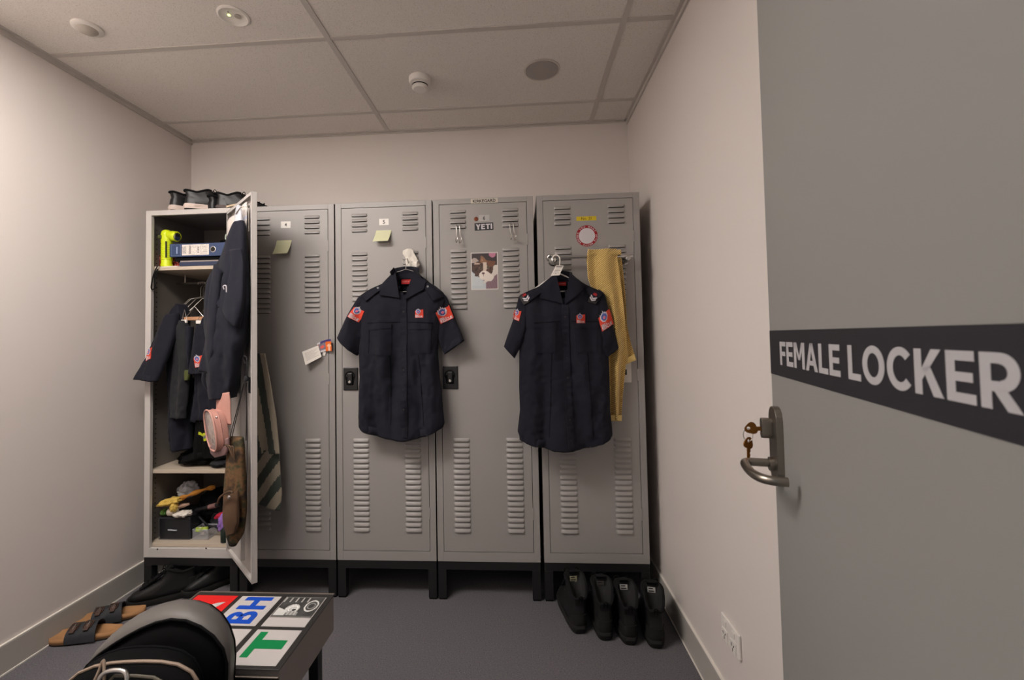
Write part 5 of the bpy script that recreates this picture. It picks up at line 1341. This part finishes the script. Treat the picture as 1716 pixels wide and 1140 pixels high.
# ------------------------------------------------------------------ footwear
def foot_ring(L, y0, y1, hw, z, n=48, heel=.84, zf=None):
    """outline at height z from heel y0 to toe y1 (toe at +y), half width hw at the ball"""
    out = []
    for k in range(n):
        a = 2*PI*k/n; c, s_ = math.cos(a), math.sin(a)
        t_ = (math.copysign(abs(s_)**.82, s_)+1)/2      # 0 heel, 1 toe
        y = y0 + (y1-y0)*t_
        wy = heel + (1-heel)*min(1, max(0, (t_-.15)/.5))
        wy *= 1 - .10*max(0, (.5-abs(t_-.42))/.5)
        x = hw*wy*math.copysign(abs(c)**.55, c)
        out.append(Vector((x, y, z if zf is None else z + zf(t_, c))))
    return out
def shoe(name, label, cat, loc, rz, L=.28, hw=.048, sole='sole_dark', upper='boot', mid=None, shaft=None, lace='blackmatte', rot=None, grp=None, notch=0.0, pad='boot_pad', tongue_label=False, rear=None, soleh=.026, laces=5, pull=False, swoosh=False):
    """shaft = list of (z, y0, y1, halfwidth) rings above the sole, last = collar"""
    t = thing(name, label, cat, loc, rz=rz, group=grp, rot=rot)
    mb = MB(); toe_up = lambda tt, c: .010*max(0, (tt-.82)/.18)**2
    mb.loft([foot_ring(L, .006, L-.004, hw*.95, 0, zf=toe_up), foot_ring(L, .0, L, hw*1.02, .006, zf=toe_up), foot_ring(L, -.002, L+.002, hw*1.05, soleh*.55, zf=toe_up)], 0, True, True)
    mb.build('outsole', 'sole_dark' if not mid else 'sole_dark', t, local=True, smooth=True)
    mb = MB(); mb.loft([foot_ring(L, -.002, L+.001, hw*1.04, soleh*.42, zf=toe_up), foot_ring(L, -.006, L+.003, hw*1.08, soleh*.72, zf=toe_up), foot_ring(L, -.002, L, hw*1.04, soleh, zf=toe_up)], 0, True, True)
    mb.build('midsole', mid or sole, t, local=True, smooth=True)
    S = shaft
    rings = [foot_ring(L, .003, L-.004, hw*.99, soleh-.002, zf=toe_up)]
    top = len(S) - 1
    for i, (z, y0, y1, w_) in enumerate(S):
        zf = None
        if i >= top - 1: zf = (lambda tt, c, k=(1.0 if i == top else .45): -notch*k*max(0, 1-abs(tt-.02)/.30) + .012*k*tt - (.016*k*max(0, 1-abs(tt-.45)/.40) if notch < .02 else 0))
        rings.append(foot_ring(L, y0, y1, w_, z, heel=.9 if i > 1 else .8, zf=zf))
    # smooth vertical interpolation
    inner = [[Vector((p.x*.86, (p.y-(S[-1][1]+S[-1][2])/2)*.90 + (S[-1][1]+S[-1][2])/2, p.z+.001)) for p in rings[-1]],
             [Vector((p.x*.80, (p.y-(S[-1][1]+S[-1][2])/2)*.84 + (S[-1][1]+S[-1][2])/2, p.z-.035)) for p in rings[-1]]]
    mb = MB(); mb.loft(rings, 0, True, False); nn = len(mb.f); mb.loft([rings[-1]] + inner, 1, False, True)
    mb.build('upper', [upper, 'dark'], t, local=True, smooth='all')
    col = MB(); col.tube([p + Vector((0, 0, -.002)) for p in rings[-1]], .0058, 8, closed=True); col.build('collar', pad, t, local=True, smooth=True)
    # heel counter
    hc = MB(); R0 = rings[1]; m = len(R0)
    idx = [k for k in range(m) if (math.sin(2*PI*k/m)+1)/2 < .20]
    idx = sorted(idx, key=lambda k: math.cos(2*PI*k/m))
    def at_ring(i, k, o): 
        p = rings[i][k]; c = Vector((0, (rings[i][0].y), p.z)); d = Vector((p.x, p.y - (S[min(i, top)][1]+.05), 0)); d = d.normalized() if d.length > 1e-6 else d; return p + d*o
    j = min(3, len(rings)-2)
    hc.loft([[at_ring(i, k, o) for k in idx] for i, o in [(0, .001)] + [(q, .0028) for q in range(1, j+1)] + [(j, 0)]], 0, False, False, closed_ring=False)
    hc.build('heel_counter', sole if not mid else upper, t, local=True, smooth=True)
    # tongue and laces climb from the vamp to the collar front
    zc, y1c = S[-1][0], S[-1][2]
    vz, vy = S[1][0], S[1][2]
    tg = MB(); P = [Vector((0, vy+(y1c-vy)*u, vz+(zc-vz)*u)) for u in (0, .35, .7, 1.0, 1.18)]
    tg.loft([[p+Vector((-.021,.004,.002)), p+Vector((0,.008,.006)), p+Vector((.021,.004,.002)), p+Vector((.017,-.004,-.002)), p+Vector((-.017,-.004,-.002))] for p in P]); tg.build('tongue', pad, t, local=True, smooth=True)
    if tongue_label:
        p = P[-1]; d = (P[-1]-P[-2]).normalized()
        lb = MB(); q0 = Vector((0, y1c-.020, zc-.026)); 
        lb.add([q0+Vector((-.016,-.004,-.022)), q0+Vector((.016,-.004,-.022)), q0+Vector((.016,.003,.022)), q0+Vector((-.016,.003,.022)), q0+Vector((-.016,-.003,-.022)), q0+Vector((.016,-.003,-.022)), q0+Vector((.016,.004,.022)), q0+Vector((-.016,.004,.022))],
               [(0,3,2,1),(4,5,6,7),(0,1,5,4),(2,3,7,6),(0,4,7,3),(1,2,6,5)])
        o = lb.build('size_label', tongue_label, t, local=True)
        l2 = MB(); 
        for k in range(4): l2.box((-.012, y1c-.0240+.0014*k, zc-.040+.010*k), (.006+.002*(k % 3), y1c-.0205+.0014*k, zc-.0365+.010*k))
        l2.build('label_print', 'ink', o, local=True)
    for k in range(laces):
        u = .12 + .78*k/max(1, laces-1); p = Vector((0, vy+(y1c-vy)*u, vz+(zc-vz)*u)); s_ = 1 if k % 2 else -1
        MB().tube(bez([p+Vector((-.024,-.004,-.002)), p+Vector((-.010,.004,.008+.002*s_)), p+Vector((.010,.008,.008-.002*s_)), p+Vector((.024,-.002,-.001))], 4), .0022, 6).build('lace', lace, t, local=True, smooth=True)
    if lace and laces:
        p = Vector((0, y1c+.004, zc))
        for sx in (-1, 1):
            MB().tube(bez([p, p+Vector((sx*.018,.010,.016)), p+Vector((sx*.032,.018,.006)), p+Vector((sx*.018,.016,-.006)), p], 4), .0020, 6).build('lace_bow', lace, t, local=True, smooth=True)
    if pull:
        a = S[-1]; MB().tube(bez([(-.006,a[1]-.002,a[0]-notch-.012),(-.006,a[1]-.010,a[0]-notch+.012),(.006,a[1]-.010,a[0]-notch+.012),(.006,a[1]-.002,a[0]-notch-.012)], 4), .0022, 6).build('pull_tab', 'blackmatte', t, local=True, smooth=True)
    if swoosh:
        for sx in (-1, 1):
            pts = [(sx*(hw*1.0), .040, .040), (sx*(hw*.97), .055, .034), (sx*(hw*.99), .085, .046), (sx*(hw*.96), .055, .030), (sx*(hw*.98), .042, .030)]
            m_ = MB(); m_.add([Vector(p)+Vector((sx*.001,0,0)) for p in pts], [(0,1,2,3,4)]); m_.build('side_mark', 'sole_white', t, local=True)
    return t
BOOT = [(.045, .000, .278, .049), (.062, .000, .262, .048), (.080, .000, .225, .045), (.098, .003, .178, .043), (.120, .004, .145, .042), (.145, .002, .128, .042), (.170, -.004, .122, .043), (.192, -.008, .120, .044)]
bl = 'black work boot in the row at the right of the lockers'
shoe('work_boot', 'black work boot farthest from the wall in the row of four', 'boot', (2.146, -.226, 0), R(8), .29, .052, 'sole_dark', 'boot', None, BOOT, notch=.040, tongue_label=material('size_label_cream', (150, 146, 118), .8), soleh=.034, pull=True, grp='black work boots by the right wall')
shoe('work_boot', 'second black work boot from the left, with a dim inner label', 'boot', (2.244, -.264, 0), R(0), .29, .050, 'sole_dark', 'boot', None, BOOT, notch=.038, tongue_label=material('size_label_dim', (66, 62, 60), .8), soleh=.034, pull=True, grp='black work boots by the right wall')
shoe('work_boot', 'third black work boot from the left, with a bright printed inner label', 'boot', (2.338, -.288, 0), R(0), .29, .050, 'sole_dark', 'boot', None, BOOT, notch=.038, tongue_label=material('size_label_white', (176, 174, 170), .8), soleh=.034, pull=True, grp='black work boots by the right wall')
shoe('work_boot', 'black work boot closest to the right-hand wall', 'boot', (2.435, -.304, 0), R(-8), .29, .051, 'sole_dark', 'boot', None, BOOT, notch=.038, tongue_label=material('size_label_grey', (178, 176, 172), .8), soleh=.034, pull=True, grp='black work boots by the right wall')

LOW = [(.056, .004, .256, .042), (.068, .006, .236, .040), (.080, .008, .200, .037), (.093, .008, .162, .034), (.107, .004, .132, .031), (.120, .000, .118, .029)]
G = 'sneakers on top of the open locker'
zt_ = T
shoe('sneaker', 'black sneaker with white sole at the left end of the locker top', 'sneaker', (.088, .055, zt_), R(-28), .27, .045, 'sole_dark', 'black', 'sole_white', LOW, notch=.004, soleh=.044, grp=G)
shoe('sneaker', 'black sneaker with white sole and loose laces, second on the locker top', 'sneaker', (.176, .045, zt_), R(-52), .27, .045, 'sole_dark', 'black', 'sole_white', LOW, notch=.004, soleh=.044, swoosh=True, grp=G)
LOW2 = [(.036, .003, .250, .040), (.048, .004, .228, .038), (.060, .006, .190, .034), (.072, .006, .150, .031), (.083, .003, .122, .029), (.093, .000, .108, .027)]
shoe('sneaker', 'all-black low sneaker seen from its heel on the locker top', 'sneaker', (.292, .070, zt_), R(-18), .26, .042, 'taupe', 'black', 'taupe', LOW2, notch=.0, soleh=.022, grp=G)
shoe('sneaker', 'black sneaker with taupe sole nearest the open door on the locker top', 'sneaker', (.356, .040, zt_), R(-58), .26, .042, 'taupe', 'black', 'taupe', LOW2, notch=.0, soleh=.026, grp=G)
t = thing('insole', 'beige insole poking out beside the last sneaker on the locker top', 'insole', (.46, .03, zt_))
mb = MB(); rr = [foot_ring(.12, 0, .12, .026, z) for z in (0, .006, .009)]; m4 = Matrix.Translation((.425, .018, zt_+.003)) @ Matrix.Rotation(R(-70), 4, 'Z') @ Matrix.Rotation(R(14), 4, 'X')
mb.loft([[m4 @ p for p in r] for r in rr]); mb.build('pad', 'flesh', t, smooth=True)

# boots under the open locker
BOOT2 = [(.055, .000, .262, .046), (.072, .000, .225, .043), (.088, .004, .180, .040), (.105, .006, .145, .039), (.125, .004, .128, .040), (.140, .000, .122, .042)]
shoe('work_boot', 'black laced boot beside the locker leg near the left wall', 'boot', (.262, .032, 0), R(120), .28, .048, 'sole_dark', 'boot', None, BOOT2, notch=.004, soleh=.030, grp='black boots under the open locker')
shoe('work_boot', 'black boot under the open locker with its toe toward the bench', 'boot', (.405, .200, 0), R(142), .29, .050, 'sole_dark', 'boot', None, BOOT2, notch=.004, soleh=.030, grp='black boots under the open locker')

# two-strap sandals
def sandal(label, loc, rz, grp, tilt=(0, 0)):
    t = thing('cork_sandal', label, 'sandal', loc, group=grp, rot=(tilt[0], tilt[1], rz))
    L = .262; dip = lambda tt, c: .004*max(0, (tt-.8)/.2)
    MB().loft([foot_ring(L, 0, L, .045, 0, heel=.74), foot_ring(L, -.001, L+.001, .047, .006, heel=.74)], 0).build('outsole', 'sole_dark', t, local=True, smooth=True)
    edge = lambda tt, c: .006*abs(c)**3 + .004*max(0, (.12-tt)/.12)
    r1 = foot_ring(L, -.001, L+.001, .047, .006, heel=.74); r2 = foot_ring(L, 0, L, .047, .028, heel=.74, zf=edge)
    r3 = [Vector((p.x*.88, (p.y-L/2)*.95+L/2, p.z-.002)) for p in r2]; r4 = [Vector((p.x*.5, (p.y-L/2)*.8+L/2, .021)) for p in r2]; r5 = [Vector((p.x*.05, (p.y-L/2)*.6+L/2, .021)) for p in r2]
    MB().loft([r1, r2, r3, r4, r5], 0).build('footbed', 'cork', t, local=True, smooth='all')
    def strap(yc, w_, h_, wid):
        N = 22; ro = []
        for k in range(N+1):
            a = PI*k/N; x = .049*math.cos(a); z = .010 + (h_-.010)*math.sin(a)**.7
            x2, z2 = x*.93, z-.0035
            ww = wid*(.5 + .16*abs(math.cos(a)))
            ro.append([(x, yc-ww+.008*math.cos(a), z), (x, yc+ww+.008*math.cos(a), z), (x2, yc+ww+.008*math.cos(a), z2), (x2, yc-ww+.008*math.cos(a), z2)])
        s_ = MB().loft(ro).build('strap', 'strap', t, local=True, smooth=True)
        a = PI*.62; bx, bz = .050*math.cos(a), .010+(h_-.010)*math.sin(a)**.7
        m4 = Matrix.Translation((bx-.003, yc, bz+.005)) @ Matrix.Rotation(R(-30), 4, 'Y') @ Matrix.Rotation(PI, 4, 'Z')
        MB().tube([m4 @ Vector(p) for p in ((-.011,-.014,0),(.011,-.014,0),(.011,.014,0),(-.011,.014,0))], .0022, 6, closed=True).build('buckle', material('buckle_brown', (92, 62, 44), .4, .3), s_, local=True)
        MB().tube([m4 @ Vector(p) for p in ((-.010,0,.002),(.012,0,.003))], .0014, 5).build('buckle_pin', 'steel', s_, local=True)
        MB().box((-.004,-.009,-.002),(.026,.009,.0022), 0, m4).build('strap_end', material('strap_end_brown', (66, 44, 34), .7), s_, local=True, bevel=.001)
    strap(.165, .062, .062, .046); strap(.112, .062, .068, .046)
    return t
GS = 'cork sandals near the left wall'
sandal('dark two-strap cork sandal against the left wall', (.150, -.150, 0), R(113), GS)
sandal('dark two-strap cork sandal partly behind the rucksack', (.168, -.292, 0), R(103), GS)

# ------------------------------------------------------------------ bench made from a lightbox sign
BX0, BX1, BY0, BY1, BZ = .866, 1.312, -1.067, -.745, .45
t = thing('sign_bench', 'low bench topped with a coloured lettered sign panel', 'bench', ((BX0+BX1)/2, (BY0+BY1)/2, 0))
MB().box((BX0+.002, BY0+.004, BZ-.112), (BX1-.002, BY1-.002, BZ-.004)).build('case', 'bench_side', t, bevel=.001)
MB().box((BX0, BY0, BZ-.004), (BX1, BY1, BZ-.0012)).build('top_panel', 'bench_black', t, bevel=.001)
MB().box((BX0+.002, BY0-.003, BZ-.022), (BX1-.002, BY0+.004, BZ-.018)).box((BX0, BY1-.003, BZ-.006), (BX1, BY1+.002, BZ)).box((BX0-.003, BY0, BZ-.006), (BX0+.002, BY1, BZ)).build('edge_lip', 'bench_lip', t, bevel=.0008)
MB().box((BX0+.004, BY0-.001, BZ-.1), (BX1-.004, BY0+.004, BZ-.024)).build('end_panel', 'blackmatte', t, bevel=.001)
for lx in (BX0+.02, BX1-.052):
    for ly in (BY0+.03, BY1-.07): MB().box((lx, ly, 0), (lx+.03, ly+.03, BZ-.112)).build('leg', 'stand', t, bevel=.002)
cols = [(.874, 1.008), (1.023, 1.151), (1.168, 1.296)]
rows = [(-.766, -.908), (-.922, -1.056)]
def tile_(name, c, r, mat):
    a, b = cols[c]; y1, y0 = rows[r]; return MB().box((a, y0, BZ-.0013), (b, y1, BZ-.0002)).build(name, mat, t, bevel=.0004)
flat = lambda ox, oy: (lambda a, b, h: (ox - b, oy + a, BZ + .0001 + h))       # reads away from the door, letters' tops to the left
tr = tile_('sign_tile', 0, 0, 'panel_red')
mb = MB(); mb.prism([(.950,-.882),(.990,-.800),(.966,-.806),(.910,-.850)], 0, .0003, 0, lambda a, b, h: (a, b, BZ+.0001+h)); mb.build('white_arrow', 'panel_white', tr)
tb_ = tile_('sign_tile', 1, 0, 'panel_white')
q, wd = letter_quads('BH', .22, .12)
for qq in q:
    mb = MB(); put_quads(mb, [[(a*.128/wd, b*.086) for a, b in p] for p in qq], flat(1.130, -.900), h=.0003); mb.build('letter', 'ink_blue', tb_)
tp = tile_('sign_tile', 2, 0, 'panel_white')
def race_ink(u, v):
    """u along the bench (away), v across: grey photograph of a helmeted rider"""
    c = 58 + 20*noise.noise(Vector((u*5, v*5, 1)))
    if soft(u, v, .40, .62, .22, .17) < 1: c = 188 + 30*noise.noise(Vector((u*14, v*14, 2)))
    if abs(soft(u, v, .40, .60, .17, .13) - .8) < .09: c = 226
    if soft(u, v, .34, .56, .06, .05) < 1: c = 50
    if in_poly(u, v, [(.08,.98),(.45,.98),(.30,.72),(.08,.70)]): c = 196
    if in_poly(u, v, [(.10,.70),(.30,.66),(.26,.42),(.08,.40)]): c = 134 + 40*(int(v*24) % 2)
    if abs(soft(u, v, .55, .20, .30, .17) - .85) < .10: c = 200 + 20*noise.noise(Vector((u*20, v*20, 4)))
    if abs(soft(u, v, .55, .20, .16, .10) - .85) < .10: c = 150
    if u > .72 and abs(math.sin(v*21)) > .95 and v > .3: c = 170
    if u < .06 or u > .96: c = 90
    return (c, c, c*.98)
pa = (1.170, 1.294); 
ink_grid('photo_print', tp, lambda u, v, h: Vector((pa[1]-(pa[1]-pa[0])*v, -.866+.099*u, BZ+.0003)), 60, 60, race_ink)
MB().box((pa[0]-.002, -.869, BZ-.0001), (pa[1]+.002, -.866, BZ+.0003)).build('photo_edge', 'bench_side', tp)
tile_('sign_tile', 0, 1, 'panel_white'); tile_('sign_tile', 1, 1, 'panel_white')
tt = tile_('sign_tile', 2, 1, 'panel_white')
mb = MB(); q, wd = letter_quads('T', .24, .1)
put_quads(mb, [[(a*.098/.70, b*.094) for a, b in p] for p in q[0]], flat(1.278, -1.030), h=.0003); mb.build('letter', 'ink_green', tt)

# ------------------------------------------------------------------ rucksack standing in front of the bench
t = thing('rucksack', 'black and grey rucksack with a metal clip in front of the sign bench', 'backpack', (1.05, -1.2, 0))
A1 = [(.852,.485),(.866,.499),(.897,.531),(.943,.577),(.999,.610),(1.053,.632),(1.109,.640),(1.151,.637),(1.184,.616),(1.206,.588),(1.217,.560),(1.227,.527),(1.226,.506),(1.215,.470)]
A2 = [(.900,.500),(.922,.534),(.950,.555),(.985,.578),(1.030,.607),(1.072,.627),(1.112,.644),(1.151,.651),(1.177,.644),(1.200,.630),(1.235,.608),(1.262,.585),(1.268,.550),(1.255,.500)]
def arc(P, y, n=40, base=.02, wl=.02):
    Q = resample([(P[0][0]+wl, base), (P[0][0]-.005, base+.15)] + P + [(P[-1][0]+.005, base+.15), (P[-1][0]-wl, base)], n)
    return [Vector((p.x, y, p.y)) for p in Q]
def scl(P, k, dz=0, cx=1.05, cz=.30): return [(cx+(a-cx)*k, cz+(b-cz)*k+dz) for a, b in P]
def shell(name, arcs, mat, cap=True, smooth='all'):
    mb = MB(); mb.loft(arcs, 0, cap, cap, closed_ring=False)
    n = len(arcs[0]); base_ = [k*n for k in range(len(arcs))]; end_ = [k*n+n-1 for k in range(len(arcs))]
    for a, b, c, d in zip(base_, base_[1:], end_[1:], end_): mb.f.append([a, b, c, d]); mb.mi.append(0)
    return mb.build(name, mat, t, smooth=smooth)
S2_ = scl(A2, .985, 0, 1.09, .40)
shell('main_body', [arc(scl(A1, .93), -1.082), arc(scl(A1, .975), -1.088), arc(scl(A1, .985), -1.10), arc(scl(A1, .99), -1.12), arc(S2_, -1.175), arc(scl(A2, .97, -.006), -1.19), arc(scl(A2, .93, -.014), -1.20)], 'bag_black')
mb = MB(); a1 = [p for p in arc(A1, -1.104)[7:-7]]; a2 = [p for p in arc(A2, -1.185)[7:-7]]; am = [p.lerp(q, .5) + Vector((0, 0, .006)) for p, q in zip(a1, a2)]
ab = [p.lerp(q, .2) + Vector((0, 0, .005)) for p, q in zip(a1, a2)]
mb.loft([a1, ab, am, a2], 0, False, False, closed_ring=False); mb.build('top_flap', 'bag_grey', t, smooth='all', solidify=.004)
MB().tube(arc(scl(A2, 1.0), -1.187)[7:-7], .0030, 7).build('flap_piping', 'blackmatte', t, smooth=True)
A3 = [(.930,.520),(.944,.550),(.966,.565),(.986,.578),(1.038,.592),(1.090,.596),(1.154,.595),(1.193,.590),(1.213,.572),(1.221,.551),(1.225,.500)]
A4 = [(.950,.545),(.965,.562),(1.000,.588),(1.046,.603),(1.119,.608),(1.179,.610),(1.227,.608),(1.251,.597),(1.263,.591),(1.268,.560),(1.262,.50)]
shell('front_pocket', [arc(scl(A3, .96), -1.192), arc(A3, -1.205), arc(scl(A3, 1.01, -.004), -1.225), arc(scl(A4, .985, -.006), -1.255), arc(A4, -1.268), arc(scl(A4, .985, -.014), -1.285), arc(scl(A4, .95, -.035), -1.305), arc(scl(A4, .86, -.075), -1.325)], 'bag_black')
MB().tube(arc(A3, -1.206)[9:-8], .0030, 7).build('pocket_piping', 'navyseam', t, smooth=True)
MB().tube(arc(scl(A4, 1.002), -1.268)[8:-7], .0032, 7).build('zip', 'zip', t, smooth=True)
MB().tube([(p[0], -1.292, p[1]-.006) for p in [(1.085,.588),(1.10,.603),(1.144,.604),(1.181,.602),(1.207,.590),(1.23,.565)]], .0030, 7).build('lower_piping', material('olive_piping', (84, 78, 66), .7), t, smooth=True)
MB().tube(bez([(1.078,-1.305,.560),(1.074,-1.300,.590),(1.083,-1.296,.605),(1.111,-1.296,.611),(1.130,-1.298,.606),(1.136,-1.304,.585),(1.132,-1.308,.555),(1.100,-1.310,.545),(1.080,-1.308,.552)], 5), .0042, 10).build('metal_clip', 'chrome', t, smooth=True)
MB().tube(bez([(1.060,-1.300,.580),(1.064,-1.290,.602),(1.068,-1.284,.620),(1.076,-1.290,.604),(1.084,-1.298,.592)], 5), .0028, 8).build('zip_pull', 'zip', t, smooth=True)
